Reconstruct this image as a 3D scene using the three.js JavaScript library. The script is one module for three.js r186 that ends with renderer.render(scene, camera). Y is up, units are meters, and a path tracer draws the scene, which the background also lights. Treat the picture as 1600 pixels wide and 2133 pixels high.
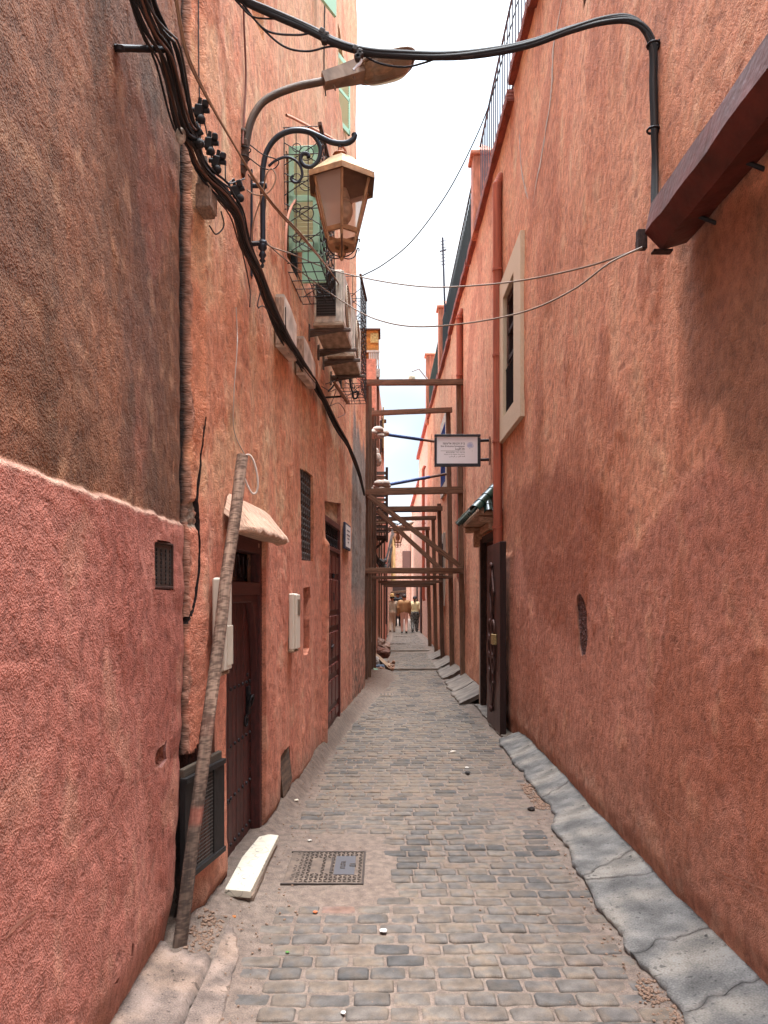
import * as THREE from 'three';
import { mergeGeometries, mergeVertices } from 'three/addons/utils/BufferGeometryUtils.js';
import { RoundedBoxGeometry } from 'three/addons/geometries/RoundedBoxGeometry.js';
import { MarchingCubes } from 'three/addons/objects/MarchingCubes.js';

// ---------------------------------------------------------------- camera, sky, sun, exposure
const scene = new THREE.Scene();
const FL = 1540, CX = 800, HY = 1238, EYE = 1.75;        // focal length, axis and eye height of the photograph
const camera = new THREE.PerspectiveCamera(2 * Math.atan(1066.5 / FL) * 180 / Math.PI, 768 / 1024, 0.05, 400);
camera.position.set(0, EYE, 0);
camera.setViewOffset(768, 1024, 0, -(HY - 1066.5) * 768 / 1600, 768, 1024);
const renderer = new THREE.WebGLRenderer({ antialias: true });
renderer.setSize(768, 1024);
renderer.shadowMap.enabled = true;
renderer.toneMapping = THREE.LinearToneMapping;
renderer.toneMappingExposure = 10;

let seed = 7;
const rnd = () => { seed = (seed + 0x6d2b79f5) | 0; let t = Math.imul(seed ^ (seed >>> 15), 1 | seed); t = (t + Math.imul(t ^ (t >>> 7), 61 | t)) ^ t; return ((t ^ (t >>> 14)) >>> 0) / 4294967296; };
const rr = (a, b) => a + (b - a) * rnd();
const PERM = new Uint8Array(512); { const p = [...Array(256).keys()]; for (let i = 255; i > 0; i--) { const j = Math.floor(rnd() * (i + 1)); [p[i], p[j]] = [p[j], p[i]]; } for (let i = 0; i < 512; i++) PERM[i] = p[i & 255]; }
const GX = [1, -1, 1, -1, 1.4, -1.4, 0, 0], GY = [1, 1, -1, -1, 0, 0, 1.4, -1.4];
function noise(x, y, per = 256, perY = per) {                          // gradient noise, about -1..1, tileable with period per
  const xi = Math.floor(x), yi = Math.floor(y), fx = x - xi, fy = y - yi;
  const m = (a, p) => ((a % p) + p) % p, x0 = m(xi, per) & 255, x1 = m(xi + 1, per) & 255, y0 = m(yi, perY) & 255, y1 = m(yi + 1, perY) & 255;
  const u = fx * fx * fx * (fx * (fx * 6 - 15) + 10), v = fy * fy * fy * (fy * (fy * 6 - 15) + 10);
  const g = (a, b, dx, dy) => { const h = PERM[PERM[a] + b] & 7; return GX[h] * dx + GY[h] * dy; };
  const a = g(x0, y0, fx, fy), b = g(x1, y0, fx - 1, fy), c = g(x0, y1, fx, fy - 1), d = g(x1, y1, fx - 1, fy - 1);
  return a + u * (b - a) + v * (c + u * (d - c) - a - u * (b - a));
}
const fbm = (x, y, o = 4, per = 256, perY = per) => { let s = 0, a = 1, t = 0; for (let i = 0; i < o; i++) { s += a * noise(x + i * 17.3 * (per === 256), y + i * 9.1 * (per === 256), per, perY); t += a; a *= 0.5; x *= 2; y *= 2; per = Math.min(256, per * 2); perY = Math.min(256, perY * 2); } return s / t; };
const clamp = (x, a = 0, b = 1) => Math.min(b, Math.max(a, x)), lerp = (a, b, t) => a + (b - a) * t;
const ss = (a, b, x) => { const t = clamp((x - a) / (b - a)); return t * t * (3 - 2 * t); };
const s2l = (c) => { c /= 255; return c <= 0.04045 ? c / 12.92 : ((c + 0.055) / 1.055) ** 2.4; };
const L = (r, g, b) => [s2l(r), s2l(g), s2l(b)];
const mix3 = (a, b, t) => [lerp(a[0], b[0], t), lerp(a[1], b[1], t), lerp(a[2], b[2], t)];
const V = (x, y, z) => new THREE.Vector3(x, y, z);

{ // bright overcast: a broad glow added out of view round the sun brightens the walls; faint blue between thin clouds lower down
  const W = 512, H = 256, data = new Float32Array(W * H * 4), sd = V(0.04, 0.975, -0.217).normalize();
  for (let y = 0; y < H; y++) for (let x = 0; x < W; x++) {
    const el = ((y + 0.5) / H - 0.5) * Math.PI, az = (x + 0.5) / W * 2 * Math.PI - Math.PI, s = Math.max(0, Math.sin(el)), ca = Math.cos(el);
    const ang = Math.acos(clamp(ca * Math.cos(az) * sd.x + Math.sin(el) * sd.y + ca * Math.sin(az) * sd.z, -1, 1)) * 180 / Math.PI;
    const k = 1 / (s + 0.25), c = fbm(Math.cos(az) * k * 1.5 + 20, Math.sin(az) * k * 1.5 + 20, 5), t = ss(-0.30, 0.35, c);
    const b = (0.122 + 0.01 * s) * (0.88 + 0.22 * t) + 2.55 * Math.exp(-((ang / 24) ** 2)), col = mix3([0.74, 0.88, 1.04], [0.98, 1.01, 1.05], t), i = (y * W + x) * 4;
    for (let j = 0; j < 3; j++) data[i + j] = col[j] * b;
    data[i + 3] = 1;
  }
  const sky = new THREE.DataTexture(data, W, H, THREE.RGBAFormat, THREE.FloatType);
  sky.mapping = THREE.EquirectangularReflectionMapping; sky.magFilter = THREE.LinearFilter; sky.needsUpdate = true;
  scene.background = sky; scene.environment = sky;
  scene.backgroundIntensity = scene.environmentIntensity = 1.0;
}
const sun = new THREE.DirectionalLight(new THREE.Color(1, 0.96, 0.9), 0.7);
sun.position.set(1.5, 30, -6.5); sun.target.position.set(0.3, 0, -9); sun.castShadow = true; sun.shadow.radius = 40;
Object.assign(sun.shadow.camera, { left: -30, right: 30, top: 30, bottom: -30, near: 1, far: 90 }); sun.shadow.mapSize.set(2048, 2048);
scene.add(sun, sun.target);

// ---------------------------------------------------------------- things, parts and names
const taken = new Map(), origin = new WeakMap();
function numbered(n) { const k = taken.get(n) ?? 0; taken.set(n, k + 1); return k ? n + '_' + String(k).padStart(3, '0') : n; }
function thing(name, label, category, pos = V(0, 0, 0), group) {
  const o = new THREE.Group(); o.name = numbered(name); o.position.copy(pos); origin.set(o, pos.clone());
  o.userData = { label, category }; if (group) o.userData.group = group;
  scene.add(o); return o;
}
function structure(name, label, category) { const o = thing(name, label, category); o.userData.kind = 'structure'; return o; }
function part(name, geo, mat, parent, extra) {              // geo is given in the scene's own metres
  const list = [].concat(geo).filter(Boolean), p = origin.get(parent);
  const g = list.length > 1 ? merge(list) : list[0];
  g.translate(-p.x, -p.y, -p.z);
  const m = new THREE.Mesh(g, mat); m.name = name; m.castShadow = m.receiveShadow = true; origin.set(m, p);
  if (extra) Object.assign(m.userData, extra);
  parent.add(m); return m;
}
function merge(list) {
  return mergeGeometries(list.map((g) => { const n = g.index ? g.toNonIndexed() : g.clone(); for (const k of Object.keys(n.attributes)) if (!['position', 'normal', 'uv'].includes(k)) n.deleteAttribute(k); return n; }));
}
const STUFF = { kind: 'stuff' };

// ---------------------------------------------------------------- the lie of the alley (d = metres ahead of the camera)
const XL = (d) => d < 3.86 ? -1.042 - 0.003 * (d - 2.9) : d < 4.02 ? lerp(-1.03, -0.9656, (d - 3.86) / 0.16) : d < 13.3 ? -1.239 + 0.068 * d : -0.335 + 0.026 * (d - 13.3);
const XR = (d) => 1.59;
const at = (px, py, d) => V((px - CX) * d / FL, EYE + (HY - py) * d / FL, -d);
const gnd = (px, py, h = 0) => { const d = (EYE - h) * FL / (py - HY); return V((px - CX) * d / FL, h, -d); };
function dL(px) { let a = 1.9, b = 40; for (let i = 0; i < 50; i++) { const m = (a + b) / 2; if (CX + XL(m) * FL / m < px) a = m; else b = m; } return (a + b) / 2; }
const dR = (px) => 1.59 * FL / (px - CX);
const hAt = (py, d) => EYE + (HY - py) * d / FL;
const onL = (px, py) => { const d = dL(px); return [d, hAt(py, d)]; }, onR = (px, py) => { const d = dR(px); return [d, hAt(py, d)]; };
const PL = (d, h, n = 0) => V(XL(d) + n, h, -d), PR = (d, h, n = 0) => V(XR(d) - n, h, -d);
const frame = (ex, p) => { const ey = V(0, 1, 0), ez = ex.clone().normalize().cross(ey); return new THREE.Matrix4().makeBasis(ex.clone().normalize(), ey, ez).setPosition(p); };
const FLm = (d, h = 0, n = 0) => frame(V(0.068, 0, -1), PL(d, h, n));   // x along the left wall away from the camera, z out of it
const FRm = (d, h = 0, n = 0) => frame(V(0, 0, 1), PR(d, h, n));        // x along the right wall towards the camera

// ---------------------------------------------------------------- shapes
const box = (w, h, t, x = 0, y = 0, z = 0, r = 0.004) => { const g = r > 0 ? new RoundedBoxGeometry(w, h, t, 1, Math.min(r, w / 2.1, h / 2.1, t / 2.1)) : new THREE.BoxGeometry(w, h, t); return g.translate(x, y, z); };
function rod(a, b, r, seg = 8, r2 = r) {
  const d = b.clone().sub(a), g = new THREE.CylinderGeometry(r2, r, d.length(), seg, 1);
  return g.applyQuaternion(new THREE.Quaternion().setFromUnitVectors(V(0, 1, 0), d.normalize())).translate((a.x + b.x) / 2, (a.y + b.y) / 2, (a.z + b.z) / 2);
}
const tube = (pts, r, n = pts.length * 5, seg = 6, tension = 0.5) => new THREE.TubeGeometry(new THREE.CatmullRomCurve3(pts, false, 'catmullrom', tension), n, r, seg);
function beam(a, b, w, h, up = V(0, 1, 0), wear = 0.0035) {  // a sawn timber from a to b, uv in metres along its length
  const d = b.clone().sub(a), len = d.length(), ex = d.normalize();
  let ez = ex.clone().cross(up); if (ez.length() < 0.1) ez = ex.clone().cross(V(0, 0, 1)); ez.normalize();
  const ey = ez.clone().cross(ex), n = Math.max(2, Math.round(len / 0.25)), g = new THREE.BoxGeometry(len, h, w, n, 2, 2), p = g.attributes.position, uv = g.attributes.uv, N = g.attributes.normal, ph = rnd() * 50;
  for (let i = 0; i < p.count; i++) {
    const x = p.getX(i), y = p.getY(i), z = p.getZ(i);
    uv.setXY(i, (x + ph) * 0.8, (Math.abs(N.getY(i)) > 0.5 ? z : y) * 2.5 + ph * 0.37 + N.getY(i) * 0.3);
    const k = 1 - (Math.abs(y) > h * 0.45 && Math.abs(z) > w * 0.45 ? 0.06 : 0);
    p.setXYZ(i, x, y * k + wear * noise(x * 2.3 + ph, y * 30 + 3), z * k + wear * noise(x * 2.1 + ph + 9, z * 30 + 7));
  }
  g.computeVertexNormals();
  return g.applyMatrix4(new THREE.Matrix4().makeBasis(ex, ey, ez).setPosition(a.clone().add(b).multiplyScalar(0.5)));
}
function boxUV(g, s = 1) {                                   // uv in metres by the dominant side of each face
  const n = g.index ? g.toNonIndexed() : g, p = n.attributes.position, N = n.attributes.normal, uv = new Float32Array(p.count * 2);
  for (let i = 0; i < p.count; i++) { const ax = Math.abs(N.getX(i)), ay = Math.abs(N.getY(i)), az = Math.abs(N.getZ(i)); const u = ax > ay && ax > az ? p.getZ(i) : p.getX(i), v = ay > ax && ay > az ? p.getZ(i) : p.getY(i); uv[2 * i] = u * s; uv[2 * i + 1] = v * s; }
  n.setAttribute('uv', new THREE.BufferAttribute(uv, 2)); return n;
}
const moved = (g, m) => g.applyMatrix4(m);
const shapeOf = (pts) => { const s = new THREE.Shape(); pts.forEach(([x, y], i) => i ? s.lineTo(x, y) : s.moveTo(x, y)); s.closePath(); return s; };
const slab = (pts, t, bevel = 0.004) => new THREE.ExtrudeGeometry(shapeOf(pts), { depth: t, bevelEnabled: bevel > 0, bevelThickness: bevel, bevelSize: bevel, bevelSegments: 1, steps: 1 });
const scroll = (cx, cy, r0, r1, a0, turns, z = 0, n = 18) => { const o = []; for (let i = 0; i <= n; i++) { const t = i / n, r = lerp(r0, r1, t), a = a0 + turns * 2 * Math.PI * t; o.push(V(cx + r * Math.cos(a), cy + r * Math.sin(a), z)); } return o; };

// ---------------------------------------------------------------- textures
function tex(n, f, srgb, rep = 1) {
  const data = new Uint8Array(n * n * 4);
  for (let y = 0; y < n; y++) for (let x = 0; x < n; x++) { const c = f(x / n, y / n), i = (y * n + x) * 4; for (let j = 0; j < 3; j++) data[i + j] = clamp(c.length ? c[j] : c) * 255; data[i + 3] = 255; }
  const t = new THREE.DataTexture(data, n, n); t.wrapS = t.wrapT = THREE.RepeatWrapping; t.magFilter = THREE.LinearFilter; t.repeat.set(rep, rep);
  if (srgb) t.colorSpace = THREE.SRGBColorSpace; t.needsUpdate = true; return t;
}
// trowelled plaster: short worm-like ridges that follow a wandering direction, over grit
const stuccoH = (() => {
  const n = 1024, a = new Float32Array(n * n);
  for (let y = 0; y < n; y++) for (let x = 0; x < n; x++) {
    const u = x / n, v = y / n, wx = 0.030 * noise(u * 9, v * 9, 9) + 0.011 * noise(u * 27 + 5, v * 27, 27), wy = 0.030 * noise(u * 9 + 4.5, v * 9 + 2, 9) + 0.011 * noise(u * 27, v * 27 + 8, 27);
    const r1 = 1 - Math.abs(noise((u + wx) * 64, (v + wy) * 40, 64, 40)) * 1.9, r2 = 1 - Math.abs(noise((u + wy) * 110 + 3, (v + wx) * 96, 110, 96)) * 1.9;
    const lump = fbm(u * 20, v * 16, 3, 20, 16), grit = noise(u * 256, v * 256, 256);
    a[y * n + x] = clamp(0.5 + 0.16 * (r1 - 0.45) + 0.09 * (r2 - 0.45) + 0.48 * lump + 0.10 * grit + 0.12 * noise(u * 170, v * 150, 170, 150));
  }
  return a;
})();
const stuccoBump = tex(1024, (u, v) => stuccoH[Math.round(v * 1024) * 1024 + Math.round(u * 1024)]);
const stuccoMap = tex(1024, (u, v) => { const h = stuccoH[Math.round(v * 1024) * 1024 + Math.round(u * 1024)], b = 0.90 + 0.42 * (h - 0.5) + 0.10 * noise(u * 200, v * 170, 200, 170) + 0.05 * fbm(u * 8, v * 8, 3, 8), w = ss(0.80, 0.92, h) * 0.10; return [b + w * 0.5, b + w, b + w]; }, true);
const stucco = (bump = 0.007) => new THREE.MeshStandardMaterial({ map: stuccoMap, bumpMap: stuccoBump, bumpScale: bump, roughness: 0.95, vertexColors: true });
const M = {
  stucco: stucco(0.009), stuccoFar: stucco(0.004),
};
const woodTex = tex(512, (u, v) => { const g = fbm(u * 3 + 0.3 * noise(u * 3, v * 6, 3, 6), v * 32, 4, 3, 32), f = noise(u * 16, v * 200, 16, 200), k = 1 - 0.55 * ss(0.55, 0.9, noise(u * 5 + 2, v * 9, 5, 9)); const b = clamp((0.66 + 0.30 * g + 0.14 * f) * k); return [b, b * 0.97, b * 0.93]; }, true);
const woodBump = tex(512, (u, v) => 0.5 + 0.4 * fbm(u * 3 + 0.3 * noise(u * 3, v * 6, 3, 6), v * 32, 4, 3, 32));
const blotch = tex(512, (u, v) => { const a = fbm(u * 6, v * 6, 5, 6), b = 0.82 + 0.30 * a; return [b, b * 0.985, b * 0.96]; }, true);
const blotchBump = tex(512, (u, v) => 0.5 + 0.5 * fbm(u * 24, v * 24, 4, 24));
const std = (c, o = {}) => new THREE.MeshStandardMaterial({ color: new THREE.Color().setRGB(...c), roughness: 0.85, ...o });
const wood = (c, o = {}) => std(c, { map: woodTex, bumpMap: woodBump, bumpScale: 0.002, roughness: 0.9, ...o });
const worn = (c, o = {}) => std(c, { map: blotch, bumpMap: blotchBump, bumpScale: 0.0015, roughness: 0.8, ...o });

// ---------------------------------------------------------------- walls: a fine grid over (d, h) with openings cut to any outline
function lines(a, b, step, fine = []) {
  const out = []; let x = a;
  while (x < b) { out.push(x); let s = step(x); for (const [p, q, f] of fine) if (x > p - s * 0.999 && x < q) s = Math.min(s, x < p ? Math.max(f, p - x) : f); x += s; }
  out.push(b); return out;
}
function polySDF(poly) {
  return (x, y) => {
    let d = Infinity, s = 1;
    for (let i = 0, j = poly.length - 1; i < poly.length; j = i++) {
      const [ax, ay] = poly[i], [bx, by] = poly[j], ex = bx - ax, ey = by - ay, wx = x - ax, wy = y - ay, t = clamp((wx * ex + wy * ey) / (ex * ex + ey * ey || 1e-9)), dx = wx - ex * t, dy = wy - ey * t;
      d = Math.min(d, dx * dx + dy * dy);
      if ((y >= ay && y < by && ex * wy > ey * wx) || (y < ay && y >= by && ex * wy < ey * wx)) s = -s;
    }
    return s * Math.sqrt(d);
  };
}
const bbox = (poly) => [Math.min(...poly.map((p) => p[0])), Math.max(...poly.map((p) => p[0])), Math.min(...poly.map((p) => p[1])), Math.max(...poly.map((p) => p[1]))];
const rect = (a, b, c, d) => [[a, c], [b, c], [b, d], [a, d]];
function hole(poly, depth, o = {}) { return { sdf: polySDF(poly), box: bbox(poly), depth, step: 0.02, ...o }; }
// pos(d, h, n) -> Vector3 where n runs out of the wall; disp(d, h) -> n; color(d, h) -> [r, g, b]
function wallGeometry({ ds, hs, pos, disp, color, holes = [], out = 1, tile = 1.15 }) {
  const nd = ds.length, nh = hs.length, D = new Float32Array(nd * nh), H = new Float32Array(nd * nh);
  for (let j = 0; j < nh; j++) for (let i = 0; i < nd; i++) { D[j * nd + i] = ds[i]; H[j * nd + i] = hs[j]; }
  const near = (q, d, h, m) => d > q.box[0] - m && d < q.box[1] + m && h > q.box[2] - m && h < q.box[3] + m;
  for (const q of holes) for (let j = 0; j < nh; j++) for (let i = 0; i < nd; i++) {
    const k = j * nd + i; if (!near(q, D[k], H[k], 0.08)) continue;
    const c = Math.min(ds[Math.min(i + 1, nd - 1)] - ds[Math.max(i - 1, 0)], hs[Math.min(j + 1, nh - 1)] - hs[Math.max(j - 1, 0)]) / 2, v = q.sdf(D[k], H[k]);
    if (Math.abs(v) < c * 0.62) { const e = 1e-4, gx = (q.sdf(D[k] + e, H[k]) - v) / e, gy = (q.sdf(D[k], H[k] + e) - v) / e, l = Math.hypot(gx, gy) || 1; D[k] -= v * gx / l; H[k] -= v * gy / l; }
  }
  const P = [], C = [], U = [], T = [], N0 = nd * nh;
  const put = (d, h, n, c) => { const p = pos(d, h, n); P.push(p.x, p.y, p.z); C.push(...c); U.push(d / tile, h / tile); };
  const cols = [], dis = new Float32Array(N0);
  for (let k = 0; k < N0; k++) { dis[k] = disp(D[k], H[k]); const c = tone(color(D[k], H[k])); cols.push(c); put(D[k], H[k], dis[k], c); }
  const gone = holes.map(() => []), edge = new Map();
  const tri = (a, b, c) => {
    const d = (D[a] + D[b] + D[c]) / 3, h = (H[a] + H[b] + H[c]) / 3;
    for (let q = 0; q < holes.length; q++) if (near(holes[q], d, h, 0.001) && holes[q].sdf(d, h) < 0) { gone[q].push([a, b, c]); return; }
    if (out > 0) T.push(a, b, c); else T.push(a, c, b);
  };
  for (let j = 0; j < nh - 1; j++) for (let i = 0; i < nd - 1; i++) { const a = j * nd + i, b = a + 1, c = a + nd, d = c + 1; if ((i + j) & 1) { tri(a, b, d); tri(a, d, c); } else { tri(a, b, c); tri(b, d, c); } }
  const base = [...P]; const g0 = new THREE.BufferGeometry();
  g0.setAttribute('position', new THREE.Float32BufferAttribute(base, 3)); g0.setIndex(T); g0.computeVertexNormals();
  const Nn = [...g0.attributes.normal.array], extra = [];
  const addTri = (vs, cs, uv) => {
    const i0 = P.length / 3, e1 = vs[1].clone().sub(vs[0]), e2 = vs[2].clone().sub(vs[0]), n = e1.cross(e2).normalize();
    for (let i = 0; i < 3; i++) { P.push(vs[i].x, vs[i].y, vs[i].z); C.push(...cs[i]); U.push(...uv[i]); Nn.push(n.x, n.y, n.z); }
    extra.push(i0, i0 + 1, i0 + 2);
  };
  holes.forEach((q, qi) => {
    const count = new Map();
    for (const t of gone[qi]) for (let e = 0; e < 3; e++) { const a = t[e], b = t[(e + 1) % 3], k = Math.min(a, b) * N0 + Math.max(a, b); count.set(k, (count.get(k) ?? 0) + 1); }
    const rim = new Set(); for (const [k, n] of count) if (n === 1) { rim.add(Math.floor(k / N0)); rim.add(k % N0); }
    const inn = (k, f = 1) => pos(D[k], H[k], dis[k] - (typeof q.depth === 'function' ? q.depth(D[k], H[k], rim.has(k)) : q.depth) * f);
    const col = (k) => q.reveal ? q.reveal(D[k], H[k], cols[k]) : cols[k];
    for (const t of gone[qi]) for (let e = 0; e < 3; e++) {
      const a = t[e], b = t[(e + 1) % 3], k = Math.min(a, b) * N0 + Math.max(a, b); if (count.get(k) !== 1) continue;
      const o = (i) => V(P[3 * i], P[3 * i + 1], P[3 * i + 2]), pa = o(a), pb = o(b), ia = inn(a), ib = inn(b), z = 0.1 / tile, ca = col(a), cb = col(b);
      addTri([pa, pb, ib], [ca, cb, cb], [[D[a] / tile, H[a] / tile], [D[b] / tile, H[b] / tile], [D[b] / tile + z, H[b] / tile + z]]);
      addTri([pa, ib, ia], [ca, cb, ca], [[D[a] / tile, H[a] / tile], [D[b] / tile + z, H[b] / tile + z], [D[a] / tile + z, H[a] / tile + z]]);
    }
    if (q.back) for (const t of gone[qi]) { const v = t.map((k) => inn(k)), c = t.map((k) => q.back(D[k], H[k])), uv = t.map((k) => [D[k] / tile, H[k] / tile]); out > 0 ? addTri(v, c, uv) : addTri([v[0], v[2], v[1]], [c[0], c[2], c[1]], [uv[0], uv[2], uv[1]]); }
  });
  const g = new THREE.BufferGeometry();
  g.setAttribute('position', new THREE.Float32BufferAttribute(P, 3)); g.setAttribute('normal', new THREE.Float32BufferAttribute(Nn, 3));
  g.setAttribute('uv', new THREE.Float32BufferAttribute(U, 2)); g.setAttribute('color', new THREE.Float32BufferAttribute(C, 3));
  g.setIndex([...T, ...extra]); return g;
}
const TF = [1.48, 2.25, 2.08], tone = (c) => [Math.min(0.78, c[0] * TF[0]), Math.min(0.72, c[1] * TF[1]), Math.min(0.7, c[2] * TF[2])], RL = (r, g, b) => L(r, g, b).map((v, i) => v / TF[i]);   // RL: a colour given as it is, before tone
// broad stains with an edge, scuffs and pits, each 0..1
const stains = (d, h, k) => ss(0.10, 0.17, fbm(d * 0.75 + k, h * 0.55 + k * 2, 5) + 0.05 * noise(d * 9, h * 7));
const scuffs = (d, h, k) => ss(0.22, 0.34, fbm(d * 3.1 + k * 3, h * 2.2 + k, 5));
const pits = (d, h, k) => ss(0.52, 0.66, noise(d * 13 + k, h * 13) + 0.25 * noise(d * 40, h * 40 + k));
const patch = (poly, soft = 0.02, rough = 0.03, f = 9) => { const s = polySDF(poly), b = bbox(poly); return (d, h) => d < b[0] - 0.3 || d > b[1] + 0.3 || h < b[2] - 0.3 || h > b[3] + 0.3 ? 0 : 1 - ss(-soft, soft, s(d, h) + rough * noise(d * f, h * f)); };

// ---------------------------------------------------------------- ground, paving
const pw = (t) => (d) => { if (d <= t[0][0]) return t[0][1]; for (let i = 1; i < t.length; i++) if (d < t[i][0]) return lerp(t[i - 1][1], t[i][1], (d - t[i - 1][0]) / (t[i][0] - t[i - 1][0])); return t[t.length - 1][1]; };
const hLeft = pw([[3, 0.07], [4.3, 0.05], [5.4, 0.05], [6, 0.07], [8.3, 0.12], [10, 0.15], [12.3, 0.11], [15, 0.1], [20, 0.05]]);
const rampW = pw([[3, 0.3], [4.3, 0.25], [5.5, 0.10], [8, 0.13], [10, 0.16], [12, 0.3], [16, 0.6], [22, 0.3]]);
const eL = pw([[2, -0.62], [3, -0.65], [4.0, -0.76], [5.5, -0.74], [7.4, -0.68], [8.9, -0.62], [10.3, -0.50], [12, -0.34], [13, -0.14], [17, 0.02], [25, 0.12], [40, 0.3]]);
const eR = pw([[2, 1.24], [2.96, 1.23], [3.3, 1.2], [3.75, 1.2], [4.64, 1.21], [5.5, 1.27], [6.0, 1.35], [7.2, 1.33], [8.7, 1.35], [10.5, 1.36], [12, 1.27], [15, 1.25], [22, 1.3], [27, 1.4], [40, 1.45]]);
const lift = (d) => 0.04 * ss(17.0, 17.04, d) + 0.04 * ss(22.0, 22.05, d) - 0.03 * ss(24, 33, d);
const dust = (x, d) => 0.62 * Math.exp(-(((x - 1.15) / 0.3) ** 2 + ((d - 6.1) / 0.9) ** 2)) + 0.3 * Math.exp(-(((x - eL(d)) / 0.12) ** 2)) + 0.45 * Math.exp(-(((x + 0.2) / 0.5) ** 2 + ((d - 4.1) / 0.28) ** 2)) + 0.4 * Math.exp(-(((x - eR(d)) / 0.12) ** 2)) + 0.12 * Math.exp(-(((x + 0.4) / 0.35) ** 2 + ((d - 3.1) / 0.5) ** 2)) + 0.5 * ss(12.6, 15, d) * ss(17, 15.5, d) * ss(0.5, -0.1, x) + 0.40 * fbm(x * 1.7 + 4, d * 1.7, 3);
function gh(x, d) {                                        // height of the sand and earth between and beside the stones
  const a = x - XL(d), r = hLeft(d) * (1 - ss(0, rampW(d), a)), man = ss(0.07, 0.0, x) * ss(4.2, 4.3, d) * ss(5.45, 5.35, d) * ss(-0.75, -0.6, x + 0.05);
  return lift(d) - 0.0095 + 0.013 * clamp(dust(x, d), -0.3, 1) + r + 0.012 * (1 - ss(-0.03, 0.05, x - eL(d))) + 0.012 * ss(-0.02, 0.06, x - eR(d)) + 0.006 * fbm(x * 9, d * 9, 3) * (1 + 2.5 * (1 - ss(-0.05, 0.05, x - eL(d)))) + 0.008 * man + (0.010 * fbm(x * 21, d * 17, 3) + 0.012 * ss(0.25, 0.5, noise(x * 11, d * 9))) * (1 - ss(-0.02, 0.06, x - eL(d)));
}
const sandMat = std([1, 1, 1], { map: tex(512, (u, v) => { const a = fbm(u * 16, v * 16, 5, 16), g = noise(u * 128, v * 128, 128), b = 0.80 + 0.22 * a + 0.12 * g; return [b, b * 0.97, b * 0.94]; }, true), bumpMap: tex(512, (u, v) => 0.5 + 0.35 * fbm(u * 32, v * 32, 4, 32) + 0.25 * noise(u * 128, v * 128, 128)), bumpScale: 0.006, roughness: 0.98, vertexColors: true });
{
  const g0 = structure('ground', 'dusty earth that the alley is laid on, running out of sight', 'ground');
  const ds = lines(-6, 60, (d) => d < 2 ? 0.25 : Math.max(0.022, 0.0065 * d)), xs = lines(-1.35, 2.3, () => 0.03), P = [], C = [], U = [], I = [];
  for (const d of ds) for (const x of xs) {
    P.push(x, gh(x, d), -d); U.push(x / 0.9, d / 0.9);
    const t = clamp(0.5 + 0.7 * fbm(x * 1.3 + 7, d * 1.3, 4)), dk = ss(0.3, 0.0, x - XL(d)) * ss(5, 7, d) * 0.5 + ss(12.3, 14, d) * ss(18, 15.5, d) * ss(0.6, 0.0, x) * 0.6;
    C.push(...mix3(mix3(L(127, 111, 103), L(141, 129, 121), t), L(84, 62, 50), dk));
  }
  for (let j = 0; j < ds.length - 1; j++) for (let i = 0; i < xs.length - 1; i++) { const a = j * xs.length + i, c = a + xs.length; I.push(a, a + 1, c + 1, a, c + 1, c); }
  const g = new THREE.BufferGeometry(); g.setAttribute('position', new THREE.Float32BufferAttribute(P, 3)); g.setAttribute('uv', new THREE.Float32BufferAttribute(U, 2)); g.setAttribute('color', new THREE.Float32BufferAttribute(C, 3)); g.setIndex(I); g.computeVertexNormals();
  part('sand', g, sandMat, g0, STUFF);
  const far = new THREE.PlaneGeometry(360, 360).rotateX(-Math.PI / 2).translate(0, -0.09, 0);
  part('earth', far, std(L(170, 145, 128)), g0);
}
// cobbles: rounded setts in rows across the alley
function cobbleGeo(len, wid, k) {
  const P = [], U = [], I = [], n = 16, rings = [[0.014, 0.0], [0.006, -0.0025], [0.0, -0.010], [-0.001, -0.04]];
  const base = []; for (let i = 0; i < n; i++) { const a = (i + 0.5) / n * 2 * Math.PI, c = Math.cos(a), s = Math.sin(a), p = 0.22; base.push([Math.sign(c) * Math.abs(c) ** p * len / 2 * (1 + 0.05 * noise(i * 0.9 + k * 7, k)), Math.sign(s) * Math.abs(s) ** p * wid / 2 * (1 + 0.09 * noise(i * 0.7 + k * 5, k + 3))]); }
  P.push(0, 0.0015, 0); U.push(k * 0.37, k * 0.61);
  for (const [inset, y] of rings) for (const [x, z] of base) { const fx = 1 - 2 * inset / len, fz = 1 - 2 * inset / wid; P.push(x * fx, y + (y > -0.003 ? 0.0035 * noise(x * 22 + k, z * 22) : 0), z * fz); U.push(x * fx / 0.5 + k * 0.37, z * fz / 0.5 + k * 0.61); }
  for (let i = 0; i < n; i++) { const j = (i + 1) % n; I.push(0, 1 + j, 1 + i); for (let r = 0; r < 3; r++) { const a = 1 + r * n + i, b = 1 + r * n + j, c = a + n, d = b + n; I.push(a, b, d, a, d, c); } }
  const g = new THREE.BufferGeometry(); g.setAttribute('position', new THREE.Float32BufferAttribute(P, 3)); g.setAttribute('uv', new THREE.Float32BufferAttribute(U, 2)); g.setIndex(I); g.computeVertexNormals(); return g;
}
const stoneMap = tex(512, (u, v) => { const a = fbm(u * 8, v * 8, 5, 8), s = noise(u * 128, v * 128, 128), d = ss(-0.15, 0.35, fbm(u * 5 + 3, v * 5, 4, 5)); const b = 0.76 + 0.22 * a + 0.09 * s; return mix3([b * 1.0, b * 0.985, b * 0.975], [b * 1.07, b * 1.0, b * 0.93], d); }, true);
const stoneBump = tex(512, (u, v) => 0.5 + 0.3 * fbm(u * 24, v * 24, 4, 24) + 0.2 * noise(u * 128, v * 128, 128));
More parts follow.
